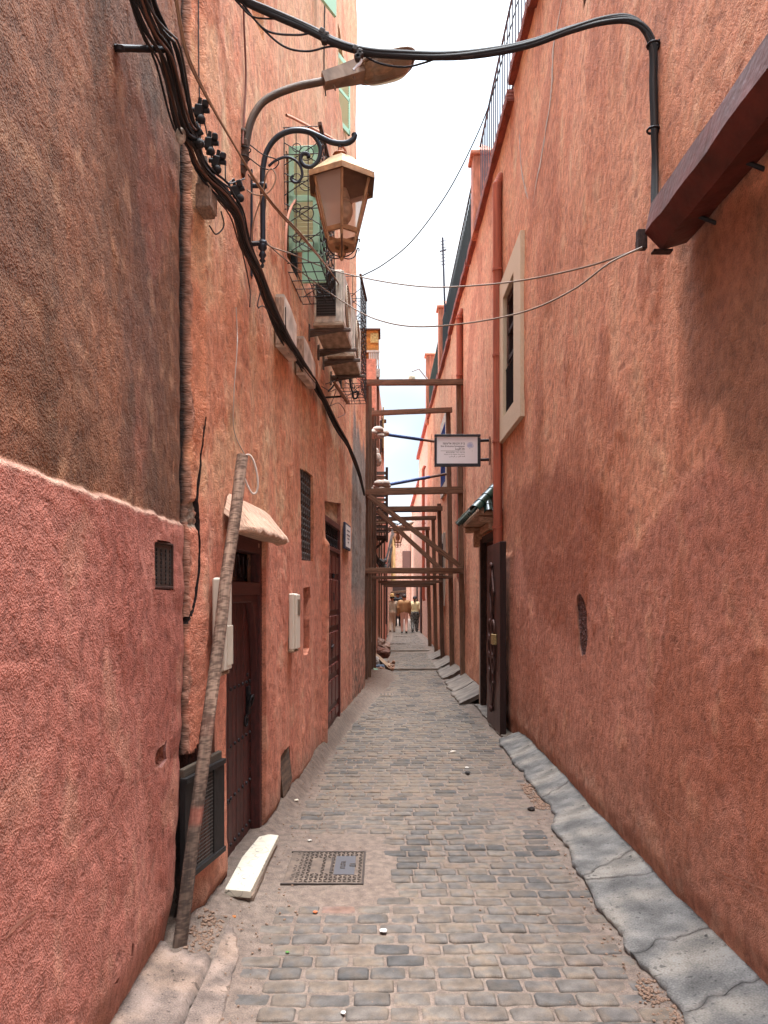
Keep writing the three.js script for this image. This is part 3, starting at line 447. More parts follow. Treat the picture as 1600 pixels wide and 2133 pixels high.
{
  const c1 = L(198, 114, 90), c2 = L(178, 94, 72), c3 = L(212, 130, 105), lo1 = L(176, 94, 80), lo2 = L(158, 80, 66);
  const stain = patch(pxR([[1425, 500], [1650, 330], [1650, 1000], [1560, 980], [1500, 880], [1440, 860], [1425, 700]]), 0.12, 0.10, 4), wet = patch(pxR([[1080, 1020], [1160, 980], [1250, 1000], [1290, 1060], [1285, 1190], [1240, 1210], [1225, 1300], [1180, 1330], [1120, 1280], [1090, 1200]]), 0.12, 0.12, 4);
  const color = (d, h) => {
    const s = streak(d, h);
    let c = mix3(c1, c2, clamp(0.45 + 1.7 * s)); c = mix3(c, c3, 0.7 * ss(0.12, 0.5, streak(d * 1.2 + 9, h)) + 0.25 * ss(5, 8, h) + 0.3 * ss(10, 16, d));
    c = mix3(c, L(152, 78, 50), 0.5 * ss(0.1, 0.5, fbm(d * 1.4 + 2, h * 0.6, 4)) * ss(7, 4, h));
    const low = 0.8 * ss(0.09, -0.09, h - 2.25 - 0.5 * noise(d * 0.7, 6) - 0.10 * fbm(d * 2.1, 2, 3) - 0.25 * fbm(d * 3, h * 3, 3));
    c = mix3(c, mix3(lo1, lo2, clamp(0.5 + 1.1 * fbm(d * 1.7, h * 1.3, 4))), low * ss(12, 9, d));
    c = mix3(c, L(150, 70, 48), 0.5 * stains(d, h, 11)); c = mix3(c, L(214, 132, 106), 0.25 * scuffs(d, h, 13)); c = mix3(c, L(120, 56, 40), 0.6 * pits(d, h, 15));
    c = mix3(c, L(140, 62, 40), 0.75 * wet(d, h)); c = mix3(c, mix3(L(104, 58, 42), L(136, 72, 54), clamp(0.5 + 1.4 * s)), 0.85 * stain(d, h));
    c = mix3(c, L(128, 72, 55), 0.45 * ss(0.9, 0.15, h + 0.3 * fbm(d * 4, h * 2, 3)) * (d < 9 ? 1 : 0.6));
    c = mix3(c, RL(216, 176, 150), 0.35 * ss(0.5, 0.2, h) * ss(0.2, 0.5, noise(d * 6, h * 8)));
    if (d > 12) c = mix3(c, RL(222, 190, 168), 0.55 * ss(0.25, 0.5, fbm(d * 2.5, h * 0.8, 4)) * ss(2.5, 1.2, h));
    return c;
  };
  const dark = () => RL(24, 18, 16), gr = gravel(RL(84, 72, 64), RL(176, 160, 146));
  const holes = [hole(slotR, (d, h, r) => r ? 0.012 : 0.024 + 0.012 * noise(d * 60, h * 60), { step: 0.012, back: gr, reveal: (d, h, c) => mix3(c, L(190, 150, 128), 0.3) }), hole(rect(...R1), 0.09, { back: dark, reveal: () => RL(214, 192, 166) }), hole(rect(...RD), 0.35, { back: () => RL(20, 16, 14), reveal: () => RL(170, 136, 114) }), hole(rect(...RW2), 0.08, { back: dark, reveal: () => RL(224, 212, 198) }), hole(rect(...RW3), 0.08, { back: dark, reveal: () => RL(224, 212, 198) }),
    ...[[22.6, 22.9, 5.6, 6.3], [24.4, 24.7, 6.4, 7.1], [23.2, 23.45, 3.0, 3.9]].map((w) => hole(rect(...w), 0.15, { back: dark }))];
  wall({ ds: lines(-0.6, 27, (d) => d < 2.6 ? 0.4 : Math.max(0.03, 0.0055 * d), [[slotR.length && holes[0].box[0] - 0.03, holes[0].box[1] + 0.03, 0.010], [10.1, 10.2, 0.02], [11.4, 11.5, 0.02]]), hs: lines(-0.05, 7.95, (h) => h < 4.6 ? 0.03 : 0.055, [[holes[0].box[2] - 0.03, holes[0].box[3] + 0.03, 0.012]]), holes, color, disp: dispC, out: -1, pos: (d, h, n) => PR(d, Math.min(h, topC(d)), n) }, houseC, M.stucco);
  part('masonry', [plan([[2.0, -0.6], [7, -0.6], [7, 5.9], [2.0, 5.9]], -0.1, 6.35), plan([[1.62, -0.62], [7, -0.62], [7, 5.85], [1.62, 5.85]], 6.3, 6.41), plan([[2.0, 5.9], [7, 5.9], [7, 27], [1.65, 27], [1.75, 26.5], [2.0, 26]], -0.1, 7.9), plan([[1.62, 5.88], [7, 5.88], [7, 27.02], [1.62, 27.02]], 7.86, 7.96), plan([[1.62, 5.86], [7, 5.86], [7, 6.0], [1.62, 6.0]], 6.2, 7.9)], plainPlaster, houseC);
}

// ---------------------------------------------------------------- parts of the left house
const darkRed = wood(L(100, 40, 37), { roughness: 0.55 }), darkRed2 = wood(L(114, 49, 45), { roughness: 0.6 }), blackIron = std(L(30, 28, 32), { roughness: 0.55, metalness: 0.5 }), iron = std(L(48, 44, 46), { roughness: 0.6, metalness: 0.4 }), darkGlass = std(L(16, 14, 16), { roughness: 0.15 });
const on = (F, g) => [].concat(g).map((q) => q.applyMatrix4(F));
const curl = (pts, r, z = 0, n) => tube(pts.map(([x, y]) => V(x, y, z)), r, n ?? pts.length * 4, 5);
const nailDot = new THREE.SphereGeometry(1, 7, 5);
const dot = (x, y, z, r, sz = 0.6) => nailDot.clone().scale(r, r, r * sz).translate(x, y, z);
{ // studded plank door with an arched head and a scroll transom
  const w = D1[1] - D1[0], F = FLm(D1[0], 0, -0.09), door = part('door', on(F, [box(0.045, 2.2, 0.09, 0.025, 1.03, 0.035), box(0.055, 2.2, 0.07, w - 0.03, 1.03, 0.03), box(w, 0.10, 0.09, w / 2, 2.09, 0.02), box(w, 0.085, 0.09, w / 2, 1.79, 0.02)]), darkRed2, houseB, { label: 'dark red studded plank door under an arched head' });
  const n = 9, a = 0.05, b = w - 0.06;
  for (let i = 0; i < n; i++) { const pw_ = (b - a) / n; part('plank', on(F, box(pw_ - 0.006, 1.80, 0.035, a + pw_ * (i + 0.5), 0.88, -0.02 + 0.002 * (i % 2), 0.006)), i % 3 === 1 ? darkRed2 : darkRed, door); }
  const sp = new THREE.Shape(); sp.moveTo(a, 1.75); sp.lineTo(b, 1.75); sp.lineTo(b, 1.20); sp.quadraticCurveTo(b - 0.03, 1.52, b - 0.16, 1.70); sp.lineTo(a + 0.20, 1.70); sp.quadraticCurveTo(a + 0.04, 1.52, a, 1.20); sp.closePath();
  part('arched_head', on(F, new THREE.ExtrudeGeometry(sp, { depth: 0.04, bevelEnabled: true, bevelSize: 0.006, bevelThickness: 0.006, bevelSegments: 1 }).translate(0, 0, 0.0)), darkRed2, door);
  const st = []; for (const h of [1.13, 0.76, 0.42, 0.12]) for (let i = 0; i < n; i++) st.push(dot(a + (b - a) / n * (i + 0.5), h, 0.002, 0.013, 0.9)); part('studs', on(F, st), iron, door, STUFF);
  part('transom_pane', on(F, box(w - 0.12, 0.20, 0.01, w / 2, 1.94, -0.03)), darkGlass, door);
  const sc = []; for (let k = 0; k < 4; k++) { const x = 0.2 + k * 0.20, m = k % 2 ? 1 : -1; sc.push(curl([[x - 0.08, 1.94 + 0.07 * m], [x - 0.05, 1.94 - 0.06 * m], [x, 1.94 - 0.07 * m], [x + 0.03, 1.94], [x + 0.07, 1.94 + 0.07 * m]], 0.004), new THREE.TubeGeometry(new THREE.CatmullRomCurve3(scroll(x + 0.03, 1.94 + 0.03 * m, 0.026, 0.006, 0, 1.3)), 18, 0.0035, 4)); }
  part('scroll_ironwork', on(F, sc), iron, door);
  part('handle', on(F, [box(0.07, 0.20, 0.02, b - 0.12, 1.0, 0.012), new THREE.TorusGeometry(0.045, 0.009, 6, 16).rotateX(0.3).translate(b - 0.12, 0.99, 0.03), dot(b - 0.12, 1.04, 0.02, 0.02)]), blackIron, door); part('knocker', on(F, [new THREE.TorusGeometry(0.035, 0.008, 6, 14).translate(b - 0.18, 0.86, 0.012), dot(b - 0.18, 0.895, 0.012, 0.018)]), blackIron, door); for (const [x, y, r] of [[0.13, 1.18, 0.014], [0.07, 1.12, 0.010], [0.06, 0.70, 0.010], [0.06, 0.5, 0.010]]) part('bolt', on(F, dot(b - x, y, 0.008, r)), iron, door);
  const nl = []; for (let i = 0; i < 70; i++) nl.push(dot(w - 0.006, 0.1 + i * 0.026, 0.066, 0.0055)); part('nail_trim', on(F, nl), std(L(120, 84, 74), { metalness: 0.4, roughness: 0.5 }), door, STUFF);
  part('sticker', on(F, box(0.04, 0.03, 0.002, 0.22, 2.10, 0.067, 0)), std(L(214, 170, 160)), door); part('sticker', on(F, box(0.03, 0.03, 0.002, w - 0.10, 2.10, 0.067, 0)), std(L(170, 140, 130)), door);
  // plastered hood over the door
  const hd = [], P = [], I = [], U = [], nx = 28, prof = [[0.0, 2.36], [0.05, 2.315], [0.115, 2.235], [0.175, 2.165], [0.19, 2.13], [0.165, 2.115], [0.08, 2.13], [-0.06, 2.14]];
  for (let i = 0; i <= nx; i++) { const t = i / nx, e = Math.min(t, 1 - t), k = ss(-0.02, 0.10, e), x = lerp(D1[0] - 0.07, D1[1] + 0.05, t); prof.forEach(([z, y], j) => { const jit = j > 0 && j < 6 ? 0.018 * noise(x * 14 + j, j * 3) + 0.01 * noise(x * 37, j * 2) : 0, p = PL(x, lerp(2.14, y, j < 4 ? 0.35 + 0.65 * k : 1) + jit, Math.max(-0.05, z * (0.45 + 0.55 * k)) + jit * 0.6); P.push(p.x, p.y, p.z); U.push(x / 0.9, y / 0.9 + z); }); }
  const np = prof.length; for (let i = 0; i < nx; i++) for (let j = 0; j < np - 1; j++) { const q = i * np + j; I.push(q, q + 1, q + np, q + 1, q + np + 1, q + np); }
  const g = new THREE.BufferGeometry(); g.setAttribute('position', new THREE.Float32BufferAttribute(P, 3)); g.setAttribute('uv', new THREE.Float32BufferAttribute(U, 2)); g.setIndex(I); g.computeVertexNormals(); hd.push(g);
  part('door_hood', hd, std(L(226, 186, 160), { map: stuccoMap, bumpMap: stuccoBump, bumpScale: 0.014, roughness: 0.95 }), houseB, { label: 'pale rough plaster hood over the studded door' });
}
{ // panelled double door with a lattice transom
  const w = D2[1] - D2[0], F = FLm(D2[0], 0, -0.045), top = 2.30, h0 = 0.14, door = part('door', on(F, [box(w, top - h0, 0.03, w / 2, (top + h0) / 2, 0), box(0.05, 2.5, 0.06, 0.025, 1.38, 0.02), box(0.05, 2.5, 0.06, w - 0.025, 1.38, 0.02), box(w, 0.05, 0.06, w / 2, top + 0.0, 0.02), box(w, 0.07, 0.06, w / 2, 2.62, 0.02)]), wood(L(130, 58, 52), { roughness: 0.5 }), houseB, { label: 'dark red panelled double door with lattice transom' });
  const cw = (w - 0.14) / 4, hs = [[0.2, 0.34], [0.38, 0.72], [0.76, 0.9], [0.94, 1.3], [1.34, 1.5], [1.54, 1.95], [1.99, 2.24]];
  for (let c = 0; c < 4; c++) for (const [p, q] of hs) part('panel', on(F, box(cw - 0.05, q - p - 0.03, 0.03, 0.07 + cw * (c + 0.5), (p + q) / 2, 0.018, 0.012)), wood(L(138, 64, 58), { roughness: 0.42 }), door);
  part('transom_pane', on(F, box(w - 0.1, 0.26, 0.01, w / 2, 2.46, -0.01)), darkGlass, door);
  const lt = []; for (let i = 0; i < 10; i++) { const x = 0.08 + i * (w - 0.16) / 9; lt.push(box(0.01, 0.26, 0.01, x, 2.46, 0.012, 0)); lt.push(new THREE.TorusGeometry(0.055, 0.005, 5, 12).translate(x, 2.40, 0.014), new THREE.TorusGeometry(0.055, 0.005, 5, 12).translate(x, 2.53, 0.014)); } part('lattice', on(F, lt), blackIron, door, STUFF);
  part('lintel_panel', on(F, box(w, 0.28, 0.03, w / 2, 2.80, -0.01)), worn(L(214, 180, 146)), houseB);
  part('handle', on(F, [box(0.05, 0.14, 0.015, w * 0.5, 1.12, 0.03), rod(V(w * 0.45, 1.1, 0.04), V(w * 0.55, 1.12, 0.04), 0.014)]), iron, door); part('lock', on(F, box(0.06, 0.06, 0.02, w * 0.62, 1.98, 0.03)), iron, door); part('lock', on(F, box(0.05, 0.1, 0.02, w * 0.62, 1.72, 0.03)), iron, door);
}
{ // wrought-iron window grille
  const [a, b, c, d] = bbox(grillePoly), F = FLm(a, 0, -0.03), w = b - a, bars = [], cu = [];
  for (let i = 0; i <= 6; i++) bars.push(box(0.014, d - c, 0.012, i * w / 6, (c + d) / 2, 0, 0)); for (let j = 0; j <= 1; j++) bars.push(box(w, 0.014, 0.012, w / 2, c + j * (d - c), 0, 0));
  for (let i = 0; i < 6; i++) for (let j = 0; j < 8; j++) cu.push(new THREE.TorusGeometry(0.036, 0.006, 4, 10).translate((i + 0.5) * w / 6, c + (j + 0.5) * (d - c) / 8, 0.004));
  const wn = part('window', on(F, box(w, d - c, 0.01, w / 2, (c + d) / 2, -0.05, 0)), darkGlass, houseB, { label: 'tall window closed by a dark scrollwork grille' });
  const lace = std(L(74, 66, 62), { roughness: 0.6 }); part('grille', on(F, bars), lace, wn); part('scrollwork', on(F, cu), lace, wn, STUFF);
}
{ // ventilation panel of black mesh at the foot of the wall
  const A = V((375 - CX) * 3.75 / FL + 0.012, 0, -3.75), B = V((452 - CX) * 4.23 / FL + 0.03, 0, -4.23), w = A.distanceTo(B), F = frame(B.clone().sub(A), A), y0 = 0.30, y1 = 0.80;
  const vp = part('vent_panel', on(F, [box(0.10, y1 - y0, 0.03, 0.05, (y0 + y1) / 2, 0), box(0.14, y1 - y0, 0.03, w - 0.07, (y0 + y1) / 2, 0), box(w, 0.03, 0.04, w / 2, y1, 0.005), box(w, 0.03, 0.04, w / 2, y0, 0.005)]), worn(L(44, 42, 44), { roughness: 0.6, metalness: 0.3 }), houseB, { label: 'black mesh ventilation panel low beside the studded door' });
  const ms = []; for (let i = 0; i < 16; i++) ms.push(box(0.004, y1 - y0, 0.004, 0.10 + i * (w - 0.24) / 15, (y0 + y1) / 2, 0.004, 0)); for (let j = 0; j < 26; j++) ms.push(box(w - 0.24, 0.004, 0.004, 0.10 + (w - 0.24) / 2, y0 + j * (y1 - y0) / 25, 0.006, 0));
  part('mesh', on(F, ms), std(L(92, 88, 84), { metalness: 0.4, roughness: 0.6 }), vp, STUFF); part('backing', on(F, box(w - 0.2, y1 - y0 - 0.02, 0.01, w / 2, (y0 + y1) / 2, -0.02, 0)), std(L(14, 13, 13)), vp);
  part('ring', on(F, [new THREE.TorusGeometry(0.013, 0.004, 6, 14).translate(w + 0.02, 0.56, 0.03)]), blackIron, vp);
  part('hatch_top', on(F, box(w - 0.02, 0.05, 0.03, w / 2, y1 + 0.035, -0.01, 0.008)), wood(L(120, 108, 96)), vp);
}
{ // loose weathered board over a hole at the foot of the wall
  const q = onL(584, 1600)[0], F = FLm(q, 0, -0.01).multiply(new THREE.Matrix4().makeRotationX(-0.05)), b = pxL([[585, 1580], [592, 1564], [604, 1556], [608, 1622], [589, 1668]]).map(([d, h]) => [d - q, h]);
  part('loose_board', on(F, slab(b, 0.02, 0.002)), wood(L(142, 116, 98)), houseB, { label: 'grey weathered board leaning in a hole' });
}
// iron cages round the upper windows
function cage(name, box4, shutterMat, label) {
  const [a, b, c, d] = box4, F = FLm(a, 0, 0), w = b - a, H = d - c, p = 0.30, wn = part('window', on(F, [box(w - 0.1, H - 0.1, 0.02, w / 2, (c + d) / 2, -0.12, 0), box(0.06, H, 0.06, 0.03, (c + d) / 2, -0.05), box(0.06, H, 0.06, w - 0.03, (c + d) / 2, -0.05)]), std(L(40, 44, 44), { roughness: 0.3 }), houseB, { label });
  const br = [], orn = [], x0 = -0.12, x1 = w + 0.12, y0 = c - 0.12, y1 = d + 0.10, t = 0.0042, R = (p1, p2, r = t) => br.push(rod(V(...p1), V(...p2), r, 5));
  for (const x of [x0, x1]) { for (let j = 0; j <= 9; j += 1.8) R([x, lerp(y0, y1, j / 9), -0.02], [x, lerp(y0, y1, j / 9), p]); for (let i = 0; i <= 3; i++) R([x, y0, p * i / 3], [x, y1, p * i / 3]); for (let j = 0; j < 4; j++) { const u = lerp(y0, y1, (j * 2 + 0.5) / 9), v = lerp(y0, y1, (j * 2 + 2.0) / 9); R([x, u, 0], [x, v, p]); R([x, v, 0], [x, u, p]); orn.push(new THREE.TorusGeometry(0.06, 0.004, 4, 14).rotateY(Math.PI / 2).translate(x, (u + v) / 2, p * 0.62), new THREE.TorusGeometry(0.035, 0.004, 4, 12).rotateY(Math.PI / 2).translate(x, (u + v) / 2 + 0.05, p * 0.35)); } }
  const ny = 11, nx = Math.max(4, Math.round((x1 - x0) / 0.17));
  for (let i = 0; i <= nx; i++) R([lerp(x0, x1, i / nx), y0, p], [lerp(x0, x1, i / nx), y1, p]); for (let j = 0; j <= ny; j++) R([x0, lerp(y0, y1, j / ny), p], [x1, lerp(y0, y1, j / ny), p]);
  for (let i = 0; i < nx; i++) for (let j = 0; j < ny; j++) { const cx = lerp(x0, x1, (i + 0.5) / nx), cy = lerp(y0, y1, (j + 0.5) / ny); orn.push(new THREE.TorusGeometry(0.045, 0.0032, 4, 10).translate(cx, cy, p + 0.004)); }
  for (let i = 0; i <= 5; i++) { R([lerp(x0, x1, i / 5), y0, 0], [lerp(x0, x1, i / 5), y0, p]); } for (let i = 0; i <= 4; i++) R([x0, y0, p * i / 4], [x1, y0, p * i / 4]);
  part('iron_cage', on(F, br), iron, wn, { label: 'box of dark iron bars' }); part('scrollwork', on(F, orn), iron, wn, STUFF);
  part('cage_top_bar', on(F, box(x1 - x0 + 0.04, 0.03, 0.03, (x0 + x1) / 2, y1 + 0.01, p, 0.003)), worn(L(110, 76, 62)), wn);
  return [F, wn, w];
}
const green = std([0.40, 0.70, 0.51], { roughness: 0.7, bumpMap: woodBump, bumpScale: 0.001 });
function shutter(par, F, w, y0, y1, label) {                 // louvred leaf in the local x-y plane
  const s = part('shutter', on(F, [box(0.045, y1 - y0, 0.03, 0.0225, (y0 + y1) / 2, 0), box(0.045, y1 - y0, 0.03, w - 0.0225, (y0 + y1) / 2, 0), box(w, 0.07, 0.03, w / 2, y0 + 0.035, 0), box(w, 0.05, 0.03, w / 2, (y0 + y1) / 2, 0), box(w, 0.07, 0.03, w / 2, y1 - 0.035, 0)]), green, par, { label });
  const sl = []; for (let y = y0 + 0.085; y < y1 - 0.08; y += 0.034) if (Math.abs(y - (y0 + y1) / 2) > 0.03) sl.push(box(w - 0.085, 0.040, 0.005, 0, 0, 0, 0).rotateX(0.75).translate(w / 2, y, 0));
  part('louvres', on(F, sl), std([0.74, 0.80, 0.56]), s, STUFF); return s;
}
const [FC1, wnd1, wC1] = cage('window', win1, green, 'window with a green louvred shutter inside an iron cage');
void FC1; void wC1;
shutter(wnd1, frame(V(1, 0, 0.08), PL(6.2, 0, 0.02)), 0.25, 4.62, 5.5, 'pale green louvred shutter standing open');
part('shutter', on(FLm(6.93, 0, 0.02), [box(0.03, 0.85, 0.22, -0.1, 5.05, 0.11)]), green, wnd1, { label: 'green shutter edge at the far side' });
cage('window', win2, green, 'far upper window in a dark iron cage beside the air conditioners');
{
  const F = FLm(shut2[0], 0, -0.1), w = shut2[1] - shut2[0], wn = part('window', on(F, box(w, 1, 0.02, w / 2, 8.6, 0)), darkGlass, houseB, { label: 'top window with a green shutter swung outward' });
  shutter(wn, frame(V(0.155, 0, -0.30), V(-0.64, 0, -9.85)), 0.36, 8.05, 9.0, 'green louvred shutter swung outward');
  const g2 = part('shutter', on(frame(V(0.15, 0, -0.28), at(672, -40, 7.6).setY(0)), [box(0.30, 0.8, 0.03, 0.1, 8.25, 0)]), green, houseB, { label: 'green shutter at the very top' }); void g2;
}
// crack-like thin lines and loose wires fixed to the left wall
const onWallL = (px, py, n = 0.015) => { const [d, h] = onL(px, py); return PL(d, h, n + dispB(d, h)); };
const cableMat = std(L(26, 25, 28), { roughness: 0.8 }), cableMat2 = std(L(44, 36, 34), { roughness: 0.7 }), tanWire = std(L(150, 120, 96), { roughness: 0.7 }), whiteWire = std(L(190, 176, 164), { roughness: 0.6 });
function wire(name, label, pts, r, mat, group) { const o = thing(name, label, 'cable', pts[0].clone(), group); part('strand', tube(pts, r, pts.length * 8, 5), mat, o); return o; }
wire('wall_wire', 'thin dark wire running straight up the salmon wall beside the dark house', [onWallL(407, -20), onWallL(407, 140), onWallL(409, 300), onWallL(412, 330)], 0.004, cableMat2);
wire('wall_wire', 'brown wire dropping from the top to the street lamp bracket', [onWallL(501, -20), onWallL(503, 60), onWallL(506, 160), onWallL(500, 262), onWallL(497, 300)], 0.007, std(L(110, 62, 48)));
wire('wall_wire', 'thin wire running up the far upper part of the salmon wall', [onWallL(674, -20), onWallL(674, 150), onWallL(676, 200)], 0.008, cableMat2);
wire('wall_wire', 'loose pale wire hanging down the wall above the leaning pole', [onWallL(486, 640), onWallL(487, 690), onWallL(482, 730, 0.03), onWallL(480, 830), onWallL(486, 900), onWallL(497, 955, 0.05)], 0.0035, whiteWire);
wire('conduit', 'pale plaster-coloured conduit winding down past the caged window', [onWallL(588, 240, 0.04), onWallL(600, 252, 0.10), onWallL(640, 300, 0.32), onWallL(648, 330, 0.34), onWallL(620, 375, 0.2), onWallL(592, 430, 0.06), onWallL(585, 520, 0.03), onWallL(592, 610, 0.03), onWallL(598, 700, 0.03)], 0.012, std(L(204, 146, 122)));

// ---------------------------------------------------------------- parts of the right house
{ // white-framed window
  const F = FRm(R1[1], 0, 0), w = R1[1] - R1[0], [y0, y1] = [R1[2], R1[3]], fr = std(L(206, 188, 162), { roughness: 0.9, bumpMap: blotchBump, bumpScale: 0.004 });
  const wn = part('window', on(F, [box(w - 0.1, y1 - y0, 0.02, w / 2, (y0 + y1) / 2, -0.08, 0)]), darkGlass, houseC, { label: 'dark window in a wide cream plaster frame' });
  const o = 0.32, u = 0.26;
  const fg = new THREE.Shape(); fg.moveTo(-o, y0 - u); fg.lineTo(w + 0.42, y0 - u); fg.lineTo(w + 0.42, y1 + u); fg.lineTo(-o, y1 + u); fg.closePath(); fg.holes.push(new THREE.Path([new THREE.Vector2(0.01, y0 + 0.01), new THREE.Vector2(0.01, y1 - 0.01), new THREE.Vector2(w - 0.01, y1 - 0.01), new THREE.Vector2(w - 0.01, y0 + 0.01)]));
  part('frame', on(F, new THREE.ExtrudeGeometry(fg, { depth: 0.045, bevelEnabled: true, bevelSize: 0.006, bevelThickness: 0.006, bevelSegments: 1 })), fr, wn);
  part('sash', on(F, [box(0.07, y1 - y0, 0.05, 0.06, (y0 + y1) / 2, -0.045), box(0.07, y1 - y0, 0.05, w - 0.06, (y0 + y1) / 2, -0.045), box(0.06, y1 - y0, 0.05, w / 2, (y0 + y1) / 2, -0.045), box(w, 0.06, 0.05, w / 2, y0 + 0.75, -0.04), box(w, 0.06, 0.05, w / 2, y0 + 1.1, -0.04), box(w, 0.07, 0.05, w / 2, y1 - 0.06, -0.04)]), wood(L(70, 40, 36)), wn);
  const rl = []; for (let i = 0; i < 9; i++) rl.push(rod(V(0.05 + i * (w - 0.1) / 8, y0 + 0.02, 0.005), V(0.05 + i * (w - 0.1) / 8, y0 + 0.62, 0.005), 0.008, 5)); rl.push(rod(V(0, y0 + 0.62, 0.005), V(w, y0 + 0.62, 0.005), 0.010, 6)); part('guard_rail', on(F, rl), blackIron, wn);
}
for (const [W, label] of [[RW2, 'far white-framed upper window with a blue guard'], [RW3, 'far white-framed lower window with a dark guard']]) {
  const F = FRm(W[1], 0, 0), w = W[1] - W[0], h = W[3] - W[2], fr = worn(L(228, 220, 208)), wn = part('window', on(F, box(w - 0.1, h, 0.02, w / 2, (W[2] + W[3]) / 2, -0.06, 0)), darkGlass, houseC, { label });
  part('frame', on(F, [box(0.2, h + 0.5, 0.06, -0.1, (W[2] + W[3]) / 2, 0.02), box(0.2, h + 0.5, 0.06, w + 0.1, (W[2] + W[3]) / 2, 0.02), box(w - 0.004, 0.25, 0.06, w / 2, W[2] - 0.125, 0.02), box(w - 0.004, 0.25, 0.06, w / 2, W[3] + 0.125, 0.02)]), fr, wn);
  const bars = []; for (let i = 0; i < 9; i++) bars.push(rod(V(i * w / 8, W[2] + 0.02, 0.05), V(i * w / 8, W[3] - 0.02, 0.05), 0.011, 5)); for (let j = 0; j < 4; j++) bars.push(box(w, 0.03, 0.02, w / 2, W[2] + 0.05 + j * (h - 0.1) / 3, 0.05, 0)); part('guard', on(F, bars), std(W === RW2 ? L(44, 66, 128) : L(46, 44, 50)), wn);
}
const ironDoor = worn(L(92, 62, 58), { roughness: 0.5, metalness: 0.25, bumpScale: 0.001 });
{ // iron door leaf swung back against the wall
  const A = V(1.40, 0, -10.1), B = V(1.415, 0, -9.06), w = A.distanceTo(B), F = frame(B.clone().sub(A), A), y0 = 0.03, y1 = 2.40;
  const dr = part('door', on(F, box(w, y1 - y0, 0.045, w / 2, (y0 + y1) / 2, -0.03, 0.006)), ironDoor, houseC, { label: 'dark brown iron door leaf with diamond and ring ornament' });
  part('edge_channel', on(F, [box(0.03, y1 - y0, 0.075, w - 0.012, (y0 + y1) / 2, -0.045, 0.006)]), worn(L(62, 40, 38), { metalness: 0.3 }), dr);
  const cx = w * 0.5, R = (x1, h1, x2, h2) => rod(V(x1, h1, 0.012), V(x2, h2, 0.012), 0.016, 6), o = [];
  for (const s of [-1, 1]) { o.push(R(cx, 2.08, cx + s * 0.15, 1.78), R(cx + s * 0.15, 1.78, cx, 1.45), R(cx, 0.95, cx + s * 0.15, 0.62), R(cx + s * 0.15, 0.62, cx, 0.30)); for (const h of [1.36, 1.12, 0.92]) o.push(new THREE.TorusGeometry(0.10, 0.016, 6, 16).scale(0.9, 1.15, 1).translate(cx + s * 0.13, h - 0.06, 0.014)); o.push(R(cx + s * 0.03, 1.5, cx + s * 0.03, 0.9)); }
  o.push(dot(cx, 2.12, 0.02, 0.045), dot(cx, 0.27, 0.02, 0.05), dot(cx - 0.15, 1.78, 0.02, 0.02), dot(cx + 0.15, 0.62, 0.02, 0.02)); part('ornament', on(F, o), ironDoor, dr);
  part('lock_box', on(F, [box(0.15, 0.13, 0.05, w * 0.70, 1.18, 0.02)]), worn(L(196, 170, 120), { metalness: 0.4, roughness: 0.5 }), dr);
  const j = part('door_frame', [box(0.09, 2.62, 0.10, 1.54, 1.29, -11.47), box(0.08, 0.1, 1.36, 1.56, 2.59, -10.8), box(0.10, 2.6, 0.08, 1.575, 1.28, -10.12)], wood(L(92, 66, 58)), houseC); void j;
  part('jamb_trim', box(0.03, 2.55, 0.10, 1.515, 1.27, -11.62), worn(L(206, 178, 156)), houseC);
}
